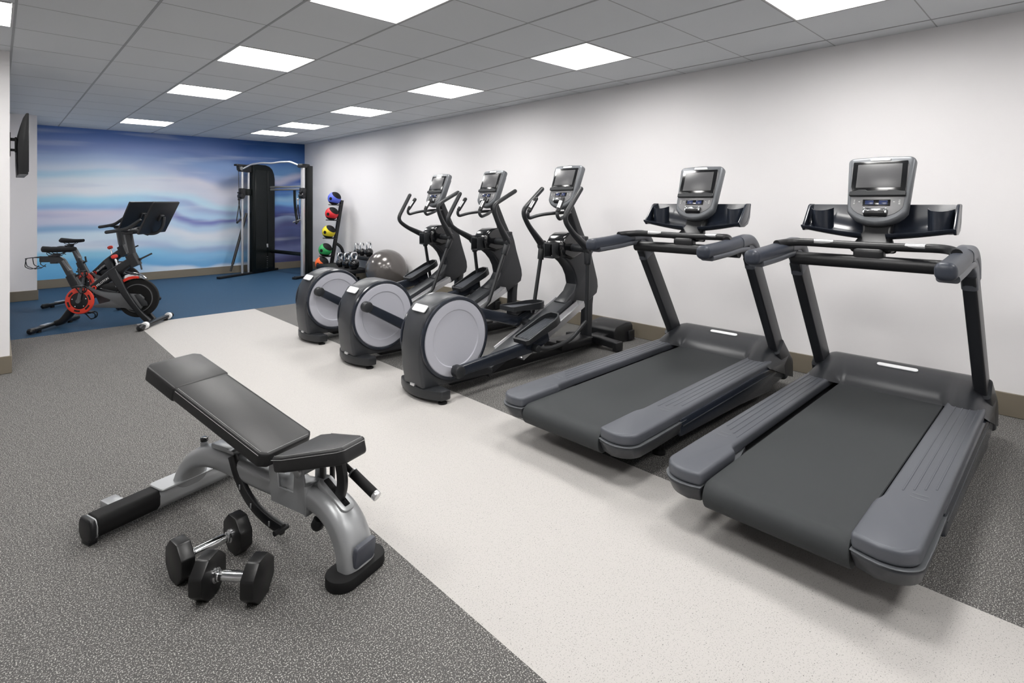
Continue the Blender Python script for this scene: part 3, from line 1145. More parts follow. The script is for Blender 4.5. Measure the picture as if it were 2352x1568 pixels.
    # fixed handle with pulse grips
    for s in (-1, 1):
        bm = newbm()
        path = fillet([(1.62, s * 0.015, 1.235), (1.50, s * 0.06, 1.232), (1.40, s * 0.155, 1.215), (1.285, s * 0.175, 1.185), (1.262, s * 0.168, 1.225), (1.345, s * 0.155, 1.345)], 0.06, 6)
        tube(bm, path, 0.0145, 12)
        h = obj('fixed_handle', bm, M['char'], t)
        a, b = Vector((1.280, s * 0.165, 1.252)), Vector((1.352, s * 0.154, 1.355))
        bm = newbm()
        roundtube(bm, [a, b], 0.0195, 14)
        obj('handle_grip', bm, M['black'], h)
        bm = newbm()
        cyl(bm, a.lerp(b, 0.2) + Vector((-0.006, 0, 0.003)), a.lerp(b, 0.75) + Vector((-0.006, 0, 0.003)), 0.0175, seg=14)
        obj('pulse_sensor', bm, M['alu'], h)
    add_console(t, (1.475, 0, 1.272), radians(20.5))
    # supply box in front of the machine
    bm = newbm()
    prism(bm, [(2.10, 0.004), (2.10, 0.13), (2.14, 0.165), (2.30, 0.185), (2.38, 0.175), (2.405, 0.14), (2.41, 0.004)], 'xz', -0.13, 0.20, 0.012, 2)
    box(bm, (2.36, -0.135, 0.055), (0.09, 0.03, 0.09), 0.006)
    box(bm, (2.05, 0, 0.06), (0.2, 0.14, 0.07), 0.01)
    obj('front_box', bm, M['black'], t)
    return t


make_elliptical('elliptical trainer nearest the treadmills, its pale disc fully in view', (2.05, 3.13, 0), -96, 1.02, 1.24, 0, 10)
make_elliptical('middle elliptical trainer, a dark bar crossing its pale disc', (2.08, 4.15, 0), 152, 0.78, 1.47, 22, -10)
make_elliptical('elliptical trainer farthest from the camera, beside the exercise ball', (2.12, 5.12, 0), 152, 0.78, 1.47, 22, -12)


# ================================================================= adjustable bench
def make_bench():
    t = thing('weight_bench', 'adjustable weight bench with black pads and a silver curved frame', 'bench', (0.935, 1.80, 0), radians(107.5))
    bm = newbm()
    st = [(0.062 * cos(radians(a)) , 0.062 + 0.062 * sin(radians(a))) for a in range(0, 181, 15)]
    ol = [(x, y + 0.0) for x, y in st] + [(-0.062 + 0.124 * 0, 0)]
    ol = [(0.060 * cos(radians(a)), 0.062 + 0.058 * sin(radians(a))) for a in range(0, 181, 12)] + [(0.060 * cos(radians(a)), -0.062 + 0.058 * sin(radians(a))) for a in range(180, 361, 12)]
    prism(bm, ol, 'xy', 0.0, 0.040, 0.006, 2, 60)
    obj('front_foot', bm, M['rubber'], t)
    # main frame: one swept tube, wide at both feet
    path = catmull([(-0.002, 0, 0.035), (0.012, 0, 0.100), (0.045, 0, 0.160), (0.100, 0, 0.205), (0.180, 0, 0.228), (0.30, 0, 0.226), (0.45, 0, 0.222),
                    (0.62, 0, 0.231), (0.76, 0, 0.236), (0.86, 0, 0.228), (0.945, 0, 0.195), (0.995, 0, 0.140), (1.018, 0, 0.075)], 5)
    bm = newbm()
    sweep(bm, path, rrect(0.088, 0.092, 0.034, 6), side=(0, 1, 0),
          scales=[(1.60, 0.95), (1.52, 1.0), (1.40, 1.05), (1.22, 1.05), (1.05, 1.0), (1.0, 1.0), (1.0, 1.0), (1.0, 1.0), (1.0, 1.0), (1.0, 1.0), (1.05, 0.95), (1.3, 0.8), (1.7, 0.62)])
    fr = obj('main_frame', bm, M['silver'], t, 60)
    bm = newbm()
    prism(bm, [(x, y) for x, y in rrect(0.11, 0.28, 0.02, 4)], 'xy', 0.099, 0.108, 0.003, 1, 60, Matrix.Translation((1.03, 0, 0)))
    obj('frame_plate', bm, M['silver'], fr)
    # rear cross tube
    sec = [(-0.045, -0.018), (-0.045, 0.018), (-0.028, 0.040), (0.028, 0.040), (0.045, 0.018), (0.045, -0.018), (0.034, -0.040), (-0.034, -0.040)]
    TX, TZ = 1.035, 0.058
    bm = newbm()
    sweep(bm, [(TX, -0.37, TZ), (TX, 0.385, TZ)], [(a, b) for a, b in sec], side=(1, 0, 0))
    bm2 = newbm()
    merge(bm2, bm)
    bevel_sharp(bm2, 0.008, 3, 20)
    obj('rear_tube', bm2, M['silver'], t, 45)
    for s, y0, y1 in ((1, 0.135, 0.372), (-1, -0.36, -0.19)):
        bm = newbm()
        sweep(bm, [(TX, y0, TZ + 0.003), (TX, y1, TZ + 0.003)], [(a * 1.06, b * 1.05) for a, b in sec if True], side=(1, 0, 0))
        bevel_sharp(bm, 0.010, 3, 20)
        obj('foot_sleeve', bm, M['rubber'], t, 45)
        bm = newbm()
        e = max(y0, y1, key=abs)
        sweep(bm, [(TX, e, TZ - 0.002), (TX, e + s * 0.024, TZ - 0.002)], [(a * 1.14, b * 1.12) for a, b in sec], side=(1, 0, 0))
        bevel_sharp(bm, 0.010, 3, 20)
        box(bm, (TX, e + s * 0.006, 0.010), (0.06, 0.03, 0.02), 0.004)
        obj('tube_end_cap', bm, M['black'], t, 45)
    bm = newbm()
    box(bm, (TX + 0.075, 0.262, 0.075), (0.085, 0.058, 0.035), 0.004)
    obj('transport_bracket', bm, M['silver'], t)
    # foot plate on the front leg
    bm = newbm()
    mt = Matrix.Translation((-0.036, 0.0, 0.088)) @ Euler((0, radians(90 - 9), 0)).to_matrix().to_4x4()
    prism(bm, rrect(0.080, 0.095, 0.014, 4), 'xy', -0.014, 0.006, 0.004, 2, 60, mt)
    obj('foot_plate', bm, M['slate'], t)
    # pads -------------------------------------------------------------
    sl = math.atan2(0.604 - 0.382, 1.15 - 0.345)
    L = sqrt((1.15 - 0.345) ** 2 + (0.604 - 0.382) ** 2)
    mt = Matrix.Translation((0.345, 0, 0.385)) @ Euler((0, -sl, 0)).to_matrix().to_4x4()

    def padshape(x0, x1, w0, w1, r):
        return [(x0 + (r if True else 0), -w0), (x0, -w0 + r), (x0, w0 - r), (x0 + r, w0), (x1 - r, w1), (x1, w1 - r), (x1, -w1 + r), (x1 - r, -w1)]
    bm = newbm()
    prism(bm, padshape(0.0, L, 0.120, 0.120, 0.026), 'xy', -0.060, 0.0, 0.012, 3, 30, mt)
    back = obj('back_pad', bm, M['pad'], t, 50)
    hx = L * (0.915 - 0.345) / (1.15 - 0.345)
    bm = newbm()
    prism(bm, padshape(hx, L + 0.004, 0.1235, 0.1235, 0.012)[1:] and [(hx, -0.1235), (hx, 0.1235), (L - 0.022, 0.1235), (L + 0.004, 0.098), (L + 0.004, -0.098), (L - 0.022, -0.1235)], 'xy', -0.0635, 0.0035, 0.012, 3, 30, mt)
    obj('headrest_cover', bm, M['pad'], back, 50)
    for s in (-1, 1):
        for dz, dy in ((0.0006, 0.110), (-0.010, 0.1204)):
            bm = newbm()
            pts = [mt @ Vector((x, s * dy, dz)) for x in (0.028, hx - 0.004)]
            tube(bm, pts, 0.0011, 6)
            obj('stitching', bm, M['stitch'], back)
    bm = newbm()
    tube(bm, [mt @ Vector((0.012, y, 0.0002)) for y in (-0.095, 0.095)], 0.0011, 6)
    obj('stitching', bm, M['stitch'], back)
    # seat: tapers towards the front
    sl2 = math.atan2(0.468 - 0.392, 0.305 - 0.005)
    L2 = sqrt(0.30 ** 2 + 0.076 ** 2)
    mt2 = Matrix.Translation((0.308, 0, 0.391)) @ Euler((0, sl2, 0)).to_matrix().to_4x4()
    so = [(0.0, -0.120), (0.0, 0.120), (-0.10, 0.122), (-0.245, 0.080), (-L2, 0.052), (-L2 - 0.002, -0.052), (-0.245, -0.080), (-0.10, -0.122)]
    so = [(0.0, -0.117), (0.0, 0.117), (-0.06, 0.120), (-L2 + 0.02, 0.067), (-L2, 0.050), (-L2, -0.050), (-L2 + 0.02, -0.067), (-0.06, -0.120)]
    bm = newbm()
    prism(bm, so, 'xy', -0.058, 0.0, 0.011, 3, 18, mt2)
    seat = obj('seat_pad', bm, M['pad'], t, 50)
    for dz, k in ((0.0006, 0.93), (-0.011, 1.003)):
        bm = newbm()
        tube(bm, [mt2 @ Vector((-0.13 + (x + 0.13) * k, y * k, dz)) for x, y in so[1:]], 0.0011, 6)
        obj('stitching', bm, M['stitch'], seat)
    # under-pad metalwork
    bm = newbm()
    for s in (-1, 1):
        prism(bm, [(0.405, 0.30), (0.395, 0.345), (0.36, 0.345), (0.345, 0.245), (0.265, 0.245), (0.26, 0.345), (0.215, 0.345), (0.205, 0.30), (0.20, 0.175), (0.39, 0.18)], 'xz',
              min(s * 0.046, s * 0.054), max(s * 0.046, s * 0.054), 0.002, 1)
    box(bm, (0.20, 0, 0.225), (0.012, 0.108, 0.11), 0.003)
    obj('hinge_bracket', bm, M['silver'], t)
    bm = newbm()
    for x, z in ((0.235, 0.325), (0.37, 0.33)):
        cyl(bm, (x, -0.064, z), (x, 0.064, z), 0.017, seg=20, bev=0.003)
    obj('hinge_pin', bm, M['silver'], t)
    bm = newbm()
    sweep(bm, [mt @ Vector((0.10, 0, -0.075)), mt @ Vector((0.60, 0, -0.075))], rrect(0.06, 0.035, 0.006, 2), side=(0, 1, 0))
    box(bm, mt @ Vector((0.30, 0, -0.10)), (0.06, 0.05, 0.10), 0.01)
    obj('pad_rail', bm, M['black'], t)
    bm = newbm()
    box(bm, (0.73, 0, 0.292), (0.16, 0.062, 0.02), 0.006)
    box(bm, (0.66, 0, 0.300), (0.04, 0.085, 0.012), 0.003)
    obj('rest_plate', bm, M['silver'], t)
    # curved adjusting arc with notches
    arc = catmull([(0.655, 0.035, 0.285), (0.618, 0.035, 0.215), (0.570, 0.035, 0.158), (0.510, 0.035, 0.116), (0.435, 0.035, 0.088), (0.345, 0.035, 0.072)], 6)
    bm = newbm()
    sweep(bm, arc, rrect(0.022, 0.042, 0.006, 2), side=(0, 1, 0))
    cyl(bm, (0.350, 0.01, 0.072), (0.350, 0.07, 0.072), 0.010, seg=14)
    a = obj('adjusting_arc', bm, M['black'], t)
    for x, z in ((0.59, 0.178), (0.52, 0.121), (0.41, 0.082)):
        bm = newbm()
        box(bm, (x, 0.0475, z), (0.007, 0.004, 0.020), 0.001, 1)
        obj('notch', bm, M['silver'], a)
    # seat strap dropping into the slotted leg
    bm = newbm()
    sweep(bm, catmull([(0.080, 0, 0.385), (0.068, 0, 0.335), (0.068, 0, 0.288), (0.086, 0, 0.243), (0.118, 0, 0.205)], 6), rrect(0.022, 0.040, 0.005, 2), side=(0, 1, 0))
    obj('seat_strap', bm, M['black'], t)
    bm = newbm()
    mt3 = Matrix.Translation((0.098, 0, 0.2595)) @ Euler((0, radians(-31), 0)).to_matrix().to_4x4()
    prism(bm, rrect(0.165, 0.060, 0.022, 4), 'xy', -0.016, 0.006, 0.003, 2, 60, mt3)
    sf = obj('slot_frame', bm, M['silver'], t)
    bm = newbm()
    prism(bm, rrect(0.130, 0.025, 0.004, 2), 'xy', 0.000, 0.0068, 0.0, 1, 60, mt3)
    obj('slot', bm, M['gloss'], sf)
    bm = newbm()
    for y in (-0.024, 0.024):
        cyl(bm, (0.165, y - 0.02, 0.25), (0.165, y - 0.02, 0.36), 0.010, seg=14)
    obj('seat_post', bm, M['black'], t)
    # handle below the seat
    a, b = Vector((0.105, -0.050, 0.340)), Vector((-0.058, -0.050, 0.262))
    bm = newbm()
    cyl(bm, a, a.lerp(b, 0.3), 0.010, seg=14)
    cyl(bm, a.lerp(b, 0.25), a.lerp(b, 0.90), 0.0175, seg=20, bev=0.002)
    h = obj('lift_handle', bm, M['rubber'], t)
    bm = newbm()
    cyl(bm, a.lerp(b, 0.23), a.lerp(b, 0.265), 0.0185, seg=20)
    obj('handle_ring', bm, M['alu'], h)
    bm = newbm()
    cyl(bm, a.lerp(b, 0.89), a.lerp(b, 1.0), 0.0175, seg=20, bev=0.004)
    obj('handle_tip', bm, M['alu'], h)
    # pull pin and rear post
    bm = newbm()
    lathe(bm, [(0.008, -0.02), (0.008, 0.01), (0.022, 0.014), (0.024, 0.04), (0.016, 0.052), (0, 0.054)], (0.165, 0.01, 0.165), (0.3, 0.25, -1), 18)
    obj('pull_pin', bm, M['black'], t)
    bm = newbm()
    cyl(bm, (0.905, 0.0, 0.225), (0.905, 0.0, 0.282), 0.0155, seg=18)
    p = obj('rear_post', bm, M['silver'], t)
    bm = newbm()
    cyl(bm, (0.905, 0, 0.278), (0.905, 0, 0.296), 0.0165, seg=18, bev=0.004)
    obj('post_cap', bm, M['gloss'], p)
    return t


make_bench()


# ================================================================= dumbbells
def make_dumbbell(label, pa, pb):
    pa, pb = Vector(pa), Vector(pb)
    d = pb - pa
    ang = math.atan2(d.y, d.x)
    mid = (pa + pb) / 2
    t = thing('dumbbell', label, 'dumbbell', (mid.x, mid.y, 0), ang, 'pair of dumbbells beside the bench')
    R = 0.0755
    Ri = R * cos(pi / 8)
    h = d.length / 2
    for s in (-1, 1):
        bm = newbm()
        ol = [(R * cos(radians(22.5 + 45 * k)), Ri + R * sin(radians(22.5 + 45 * k))) for k in range(8)]
        prism(bm, ol, 'yz', s * h - 0.024, s * h + 0.024, 0.006, 2, 30)
        obj('weight_head', bm, M['gloss'] if False else M['dbell'], t)
        bm = newbm()
        lathe(bm, [(0.024, 0), (0.024, 0.008), (0.019, 0.012), (0.019, 0.017), (0.015, 0.022)], (s * (h - 0.024), 0, Ri), (-s, 0, 0), 24)
        obj('collar', bm, M['chrome'], t)
    bm = newbm()
    n = 10
    prof = [(0.0160 + 0.0018 * sin(pi * k / n), -(h - 0.04) + 2 * (h - 0.04) * k / n) for k in range(n + 1)]
    lathe(bm, prof, (0, 0, Ri), (1, 0, 0), 24)
    obj('handle', bm, M['chrome'], t)
    return t


M['dbell'] = mat('dumbbell_black', (20, 20, 21), 0.36, spec=0.5)
make_dumbbell('black octagonal dumbbell lying nearest the rear foot of the bench', (0.470, 2.195, 0), (0.668, 2.225, 0))
make_dumbbell('black octagonal dumbbell lying in front, its end face toward the camera', (0.518, 2.040, 0), (0.636, 1.912, 0))


# ================================================================= exercise bikes
def make_bike(label):
    t = thing('exercise_bike', label, 'exercise bike', (0.45, 7.515, 0), radians(-36), 'exercise bikes by the mural')
    # stabilisers
    for nm, x, yh in (('rear_stabilizer', 0.0, 0.325), ('front_stabilizer', 0.995, 0.298)):
        bm = newbm()
        sweep(bm, [(x, -yh, 0.042), (x, yh, 0.042)], rrect(0.06, 0.032, 0.010, 3), side=(1, 0, 0))
        st = obj(nm, bm, M['frame'], t)
        for s in (-1, 1):
            bm = newbm()
            lathe(bm, [(0.012, -0.045), (0.026, -0.035), (0.031, 0.0), (0.029, 0.045), (0.016, 0.058), (0, 0.060)], (x, s * (yh - 0.01), 0.036), (0, s, 0), 16)
            obj('end_cap', bm, M['black'], st)
            bm = newbm()
            cyl(bm, (x, s * (yh - 0.09), 0), (x, s * (yh - 0.09), 0.035), 0.022, seg=14)
            obj('leveling_foot', bm, M['rubber'], st)
            if x > 0.5:
                bm = newbm()
                lathe(bm, [(0.020, -0.02), (0.036, -0.018), (0.038, 0), (0.034, 0.02), (0.02, 0.022)], (x + 0.012, s * (yh - 0.055), 0.044), (0, s, 0), 18)
                obj('transport_wheel', bm, M['white'], st)
    bm = newbm()
    box(bm, (0, -0.13, 0.060), (0.045, 0.12, 0.008), 0.002)
    obj('stabilizer_plate', bm, M['alu'], t)
    # rear leg rising to the seat tube
    bm = newbm()
    sweep(bm, catmull([(0.02, 0, 0.045), (0.085, 0, 0.075), (0.17, 0, 0.185), (0.235, 0, 0.275), (0.30, 0, 0.37)], 5), rrect(0.065, 0.09, 0.025, 4), side=(0, 1, 0), scales=[(1.3, 0.7), (1.1, 0.9), (1, 1), (1, 1.1)])
    obj('rear_leg', bm, M['frame'], t)
    bm = newbm()
    sweep(bm, [(0.262, 0, 0.34), (0.178, 0, 0.49), (0.150, 0, 0.55)], rrect(0.062, 0.095, 0.022, 4), side=(0, 1, 0), scales=[(1, 1.15), (1, 1), (1, 0.95)])
    obj('seat_tube', bm, M['frame'], t)
    bm = newbm()
    sweep(bm, fillet([(0.165, 0, 0.52), (0.065, 0, 0.722), (-0.135, 0, 0.722)], 0.05, 6), rrect(0.046, 0.062, 0.014, 4), side=(0, 1, 0))
    box(bm, (0.0, 0, 0.690), (0.07, 0.05, 0.03), 0.006)
    obj('seat_post', bm, M['char'], t)
    bm = newbm()
    sweep(bm, [(0.150, 0.0, 0.60), (0.085, 0.0, 0.705)], rrect(0.050, 0.020, 0.002, 2), side=(0, 1, 0))
    obj('height_scale', bm, M['steel'], t)
    bm = newbm()
    cyl(bm, (0.175, 0, 0.53), (0.245, 0, 0.56), 0.011, seg=12)
    cyl(bm, (0.24, 0.0, 0.55), (0.225, 0, 0.62), 0.010, seg=12)
    obj('seat_lever', bm, M['black'], t)
    # saddle
    bm = newbm()
    rows = []
    for i in range(13):
        f = i / 12
        x = -0.115 + 0.315 * f
        w = 0.082 * (1 - f) ** 0.75 + 0.020 if f > 0.25 else 0.086 * sqrt(max(0.0, 1 - ((0.25 - f) / 0.27) ** 2))
        h = 0.020 + 0.012 * (1 - f)
        rows.append([(x, w * cos(radians(a)), 0.828 + h * sin(radians(a)) + 0.008 * sin(pi * f) * -1) for a in range(0, 361, 24)])
    t2 = newbm()
    grid_surface(t2, rows)
    for r in (rows[0], rows[-1]):
        vs = [t2.verts.new(p) for p in r[:-1]]
        t2.faces.new(vs)
    bmesh.ops.remove_doubles(t2, verts=t2.verts, dist=0.0005)
    bmesh.ops.recalc_face_normals(t2, faces=t2.faces)
    merge(bm, t2)
    obj('saddle', bm, M['rubber'], t, 60)
    bm = newbm()
    for s in (-1, 1):
        tube(bm, fillet([(-0.07, s * 0.03, 0.81), (-0.03, s * 0.024, 0.778), (0.06, s * 0.022, 0.775), (0.13, s * 0.012, 0.812)], 0.03, 4), 0.004, 8)
    box(bm, (0.015, 0, 0.765), (0.05, 0.06, 0.035), 0.008)
    cyl(bm, (-0.03, 0, 0.745), (-0.03, 0, 0.765), 0.03, seg=16)
    obj('saddle_clamp', bm, M['black'], t)
    # wire weight holder behind the seat
    bm = newbm()
    for s in (-1, 1):
        tube(bm, fillet([(-0.13, s * 0.02, 0.74), (-0.17, s * 0.05, 0.745), (-0.25, s * 0.05, 0.735), (-0.235, s * 0.05, 0.655), (-0.16, s * 0.05, 0.625), (-0.12, s * 0.05, 0.66)], 0.02, 4), 0.004, 8)
        tube(bm, fillet([(-0.18, s * 0.05, 0.745), (-0.20, s * 0.11, 0.742), (-0.215, s * 0.11, 0.655), (-0.16, s * 0.11, 0.63), (-0.13, s * 0.06, 0.64)], 0.02, 4), 0.004, 8)
    tube(bm, [(-0.25, -0.05, 0.735), (-0.25, 0.05, 0.735)], 0.004, 8)
    tube(bm, [(-0.16, -0.05, 0.625), (-0.16, 0.05, 0.625)], 0.004, 8)
    h = obj('weight_holder', bm, M['black'], t)
    h['kind'] = 'stuff'
    # crank ring with slots, crank arms and pedals
    cx, cz = 0.278, 0.285
    for s in (-1,):
        bm = newbm()
        lathe(bm, [(0.088, -0.010), (0.136, -0.010), (0.142, 0.0), (0.136, 0.012), (0.120, 0.016), (0.088, 0.014)], (cx, -0.062, cz), (0, -1, 0), 48, True)
        obj('ring_guard', bm, M['ring_red'], t)
        bm = newbm()
        lathe(bm, [(0, -0.008), (0.090, -0.008), (0.090, 0.006), (0.075, 0.010), (0.03, 0.012), (0, 0.014)], (cx, -0.062, cz), (0, -1, 0), 40)
        hub = obj('crank_hub', bm, M['black'], t)
        for k in range(5):
            a = radians(20 + 72 * k)
            bm = newbm()
            cyl(bm, (cx + 0.070 * cos(a), -0.07, cz + 0.070 * sin(a)), (cx + 0.070 * cos(a), -0.0755, cz + 0.070 * sin(a)), 0.006, seg=10)
            obj('bolt', bm, M['chrome'], hub)
        for k in range(6):
            a0 = 60 * k + 5
            bm = newbm()
            rows = [[(cx + r * cos(radians(a0 + d)), -0.0785 + 0.0012 * j2, cz + r * sin(radians(a0 + d))) for d in range(0, 31, 5)] for j2, r in ((0, 0.098), (0, 0.117))]
            grid_surface(bm, rows, 0.002)
            obj('ring_slot', bm, M['black'], t)
    for s, a in ((-1, 78), (1, -102)):
        a = radians(a)
        e = Vector((cx + 0.165 * cos(a), s * 0.088, cz + 0.165 * sin(a)))
        bm = newbm()
        sweep(bm, [(cx, s * 0.086, cz), e], rrect(0.018, 0.030, 0.005, 2), side=(0, 1, 0), scales=[(1, 1.2), (1, 0.8)])
        cyl(bm, (cx, s * 0.05, cz), (cx, s * 0.098, cz), 0.022, seg=16)
        obj('crank_arm', bm, M['steel'], t)
        bm = newbm()
        box(bm, e + Vector((0, s * 0.055, 0)), (0.085, 0.075, 0.020), 0.006)
        cyl(bm, e, e + Vector((0, s * 0.03, 0)), 0.012, seg=12)
        p = obj('pedal', bm, M['black'], t)
        bm = newbm()
        tube(bm, fillet([e + Vector((0.045, s * 0.03, 0)), e + Vector((0.075, s * 0.035, -0.01)), e + Vector((0.07, s * 0.05, -0.06)), e + Vector((0.02, s * 0.055, -0.075)), e + Vector((-0.03, s * 0.05, -0.01))], 0.02, 4), 0.006, 8)
        tube(bm, fillet([e + Vector((0.045, s * 0.085, 0)), e + Vector((0.075, s * 0.08, -0.01)), e + Vector((0.07, s * 0.07, -0.06)), e + Vector((0.02, s * 0.055, -0.075))], 0.02, 4), 0.006, 8)
        obj('toe_cage', bm, M['black'], p)
    # main diagonal, head and fork
    bm = newbm()
    sweep(bm, catmull([(0.315, 0, 0.365), (0.43, 0, 0.452), (0.56, 0, 0.552), (0.68, 0, 0.640), (0.765, 0, 0.700)], 4), rrect(0.068, 0.095, 0.024, 4), side=(0, 1, 0), scales=[(0.9, 0.85), (1, 0.9), (1.05, 1.15), (1.05, 1.05), (1.1, 0.9)])
    obj('main_frame', bm, M['frame'], t)
    for s in (-1, 1):
        bm = newbm()
        sweep(bm, catmull([(0.575, s * 0.03, 0.585), (0.640, s * 0.060, 0.500), (0.740, s * 0.068, 0.325), (0.850, s * 0.060, 0.160), (0.945, s * 0.05, 0.045)], 5), rrect(0.036, 0.075, 0.014, 4), side=(0, 1, 0), scales=[(1.1, 1.35), (1, 1.1), (1, 0.85), (1, 0.75), (1.1, 0.8)])
        obj('fork_leg', bm, M['frame'], t)
    bm = newbm()
    sweep(bm, [(0.800, 0, 0.640), (0.742, 0, 0.760)], rrect(0.075, 0.105, 0.026, 4), side=(0, 1, 0))
    obj('head_tube', bm, M['frame'], t)
    bm = newbm()
    sweep(bm, [(0.765, 0, 0.70), (0.715, 0, 0.990)], rrect(0.052, 0.074, 0.016, 4), side=(0, 1, 0))
    obj('handlebar_post', bm, M['char'], t)
    bm = newbm()
    sweep(bm, [(0.727, 0, 0.78), (0.690, 0, 0.975)], rrect(0.054, 0.018, 0.002, 2), side=(0, 1, 0))
    obj('post_scale', bm, M['steel'], t)
    bm = newbm()
    cyl(bm, (0.80, 0, 0.705), (0.845, 0, 0.71), 0.014, seg=12)
    cyl(bm, (0.84, 0, 0.712), (0.925, 0.06, 0.765), 0.009, seg=10)
    cyl(bm, (0.83, 0, 0.70), (0.862, -0.02, 0.60), 0.008, seg=10)
    obj('post_lever', bm, M['black'], t)
    # lower grey stay with a cover plate
    bm = newbm()
    prism(bm, [(0.335, 0.418), (0.36, 0.432), (0.42, 0.398), (0.50, 0.372), (0.575, 0.362), (0.86, 0.338), (0.90, 0.30), (0.885, 0.20), (0.84, 0.150), (0.70, 0.195), (0.42, 0.205), (0.40, 0.232),
               (0.56, 0.268), (0.565, 0.285), (0.42, 0.352)], 'xz', -0.052, -0.030, 0.006, 2, 60)
    obj('chain_stay', bm, M['steel'], t)
    bm = newbm()
    prism(bm, [(0.335, 0.418), (0.42, 0.398), (0.575, 0.362), (0.86, 0.338), (0.88, 0.20), (0.70, 0.195), (0.42, 0.205)], 'xz', 0.030, 0.052, 0.006, 2, 60)
    obj('belt_cover', bm, M['steel'], t)
    bm = newbm()
    prism(bm, [(0.40, 0.475), (0.47, 0.40), (0.62, 0.365), (0.66, 0.43), (0.60, 0.47), (0.50, 0.455)], 'xz', -0.025, 0.025, 0.008, 2)
    obj('cross_brace', bm, M['black'], t)
    # flywheel
    bm = newbm()
    lathe(bm, [(0.03, -0.022), (0.115, -0.018), (0.125, -0.024), (0.150, -0.024), (0.160, -0.016), (0.200, -0.016), (0.208, -0.008), (0.208, 0.008), (0.200, 0.016), (0.160, 0.016), (0.150, 0.024), (0.125, 0.024), (0.115, 0.018), (0.03, 0.022)],
          (0.82, 0, 0.292), (0, 1, 0), 64, True)
    lathe(bm, [(0, -0.010), (0.12, -0.010), (0.12, 0.010), (0, 0.010)], (0.82, 0, 0.292), (0, 1, 0), 40)
    fw = obj('flywheel', bm, M['rubber'], t)
    bm = newbm()
    lathe(bm, [(0.145, 0.0), (0.153, 0.0), (0.153, 0.003), (0.145, 0.003)], (0.82, -0.0235, 0.292), (0, -1, 0), 64, True)
    obj('flywheel_ring', bm, M['steel'], fw)
    bm = newbm()
    prism(bm, [(0.80, 0.335), (0.845, 0.345), (0.93, 0.255), (0.935, 0.215), (0.88, 0.205)], 'xz', -0.060, -0.036, 0.008, 2)
    obj('axle_cover', bm, M['char'], t)
    # sweat guard above the flywheel
    bm = newbm()
    rows = []
    for i in range(9):
        a = radians(148 - 78 * i / 8)
        r0 = 0.215
        r1 = r0 + 0.075 * sin(pi * (0.25 + 0.72 * i / 8))
        rows.append([(0.82 + r * cos(a), y, 0.292 + r * sin(a)) for r, y in ((r0, -0.034), (r0 + (r1 - r0) * 0.5, -0.040), (r1, -0.020), (r1 + 0.006, 0.0), (r1, 0.02), (r0, 0.034))])
    grid_surface(bm, rows, 0.004)
    sg = obj('flywheel_guard', bm, M['chrome'], t, 60)
    bm = newbm()
    rows = []
    for i in range(7):
        a = radians(132 - 48 * i / 6)
        rows.append([(0.82 + r * cos(a), y - 0.005, 0.292 + r * sin(a)) for r, y in ((0.217, -0.034), (0.232, -0.038), (0.248 - 0.008 * abs(i - 3) / 3, -0.0395))])
    grid_surface(bm, rows, 0.003)
    obj('guard_stripe', bm, M['red'], sg, 60)
    # resistance knob
    bm = newbm()
    cyl(bm, (0.625, 0, 0.62), (0.588, 0, 0.715), 0.010, seg=12)
    cyl(bm, (0.625, 0, 0.60), (0.606, 0, 0.665), 0.020, 0.014, seg=14)
    k = obj('knob_stem', bm, M['chrome'], t)
    bm = newbm()
    lathe(bm, [(0.010, -0.018), (0.026, -0.014), (0.032, 0.0), (0.030, 0.016), (0.016, 0.024), (0, 0.025)], (0.582, 0, 0.738), (-0.36, 0, 0.93), 12)
    obj('resistance_knob', bm, M['red'], t)
    # handlebars
    for s in (-1, 1):
        bm = newbm()
        roundtube(bm, fillet([(0.600, s * 0.175, 1.012), (0.70, s * 0.175, 1.026), (0.79, s * 0.155, 1.045), (0.90, s * 0.13, 1.130)], 0.07, 5), 0.0185, 14)
        tube(bm, fillet([(0.73, s * 0.18, 1.030), (0.725, s * 0.07, 1.018), (0.72, 0, 1.012)], 0.04, 4), 0.016, 12)
        obj('handlebar', bm, M['char'], t)
    bm = newbm()
    box(bm, (0.735, 0, 1.005), (0.12, 0.11, 0.045), 0.012)
    tube(bm, fillet([(0.76, -0.045, 1.02), (0.83, -0.03, 1.015), (0.90, 0, 0.985), (1.00, 0, 0.985), (1.065, 0, 1.05), (1.075, 0, 1.165)], 0.08, 6), 0.017, 12)
    cyl(bm, (0.875, 0, 1.0), (0.92, 0, 0.982), 0.022, seg=14)
    obj('screen_arm', bm, M['char'], t)
    # touch screen seen from behind
    tilt = math.atan2(0.155, 0.335)
    mt = Matrix.Translation((1.028, 0, 1.160)) @ Euler((0, tilt, 0)).to_matrix().to_4x4()
    bm = newbm()
    prism(bm, rrect(0.56, 0.372, 0.012, 3), 'yz', -0.012, 0.010, 0.005, 2, 60, mt)
    scn = obj('screen_shell', bm, M['black'], t)
    bm = newbm()
    prism(bm, rrect(0.53, 0.345, 0.008, 3), 'yz', -0.0135, -0.011, 0.0, 1, 60, mt)
    obj('touch_screen', bm, M['gloss'], scn)
    bm = newbm()
    prism(bm, rrect(0.075, 0.075, 0.01, 3), 'yz', 0.008, 0.030, 0.004, 1, 60, mt)
    obj('screen_mount', bm, M['char'], scn)
    # lettering along the frame
    d = Vector((0.765 - 0.315, 0, 0.700 - 0.365)).normalized()
    p = Vector((-d.z, 0, d.x))
    org = Vector((0.432, -0.0380, 0.424))
    mt = Matrix(((d.x, p.x, 0, org.x), (0, 0, -1, org.y), (d.z, p.z, 0, org.z), (0, 0, 0, 1)))
    bm = text_bm('PELOTON', 0.032, 0.0012, mt)
    obj('frame_lettering', bm, M['white'], t)
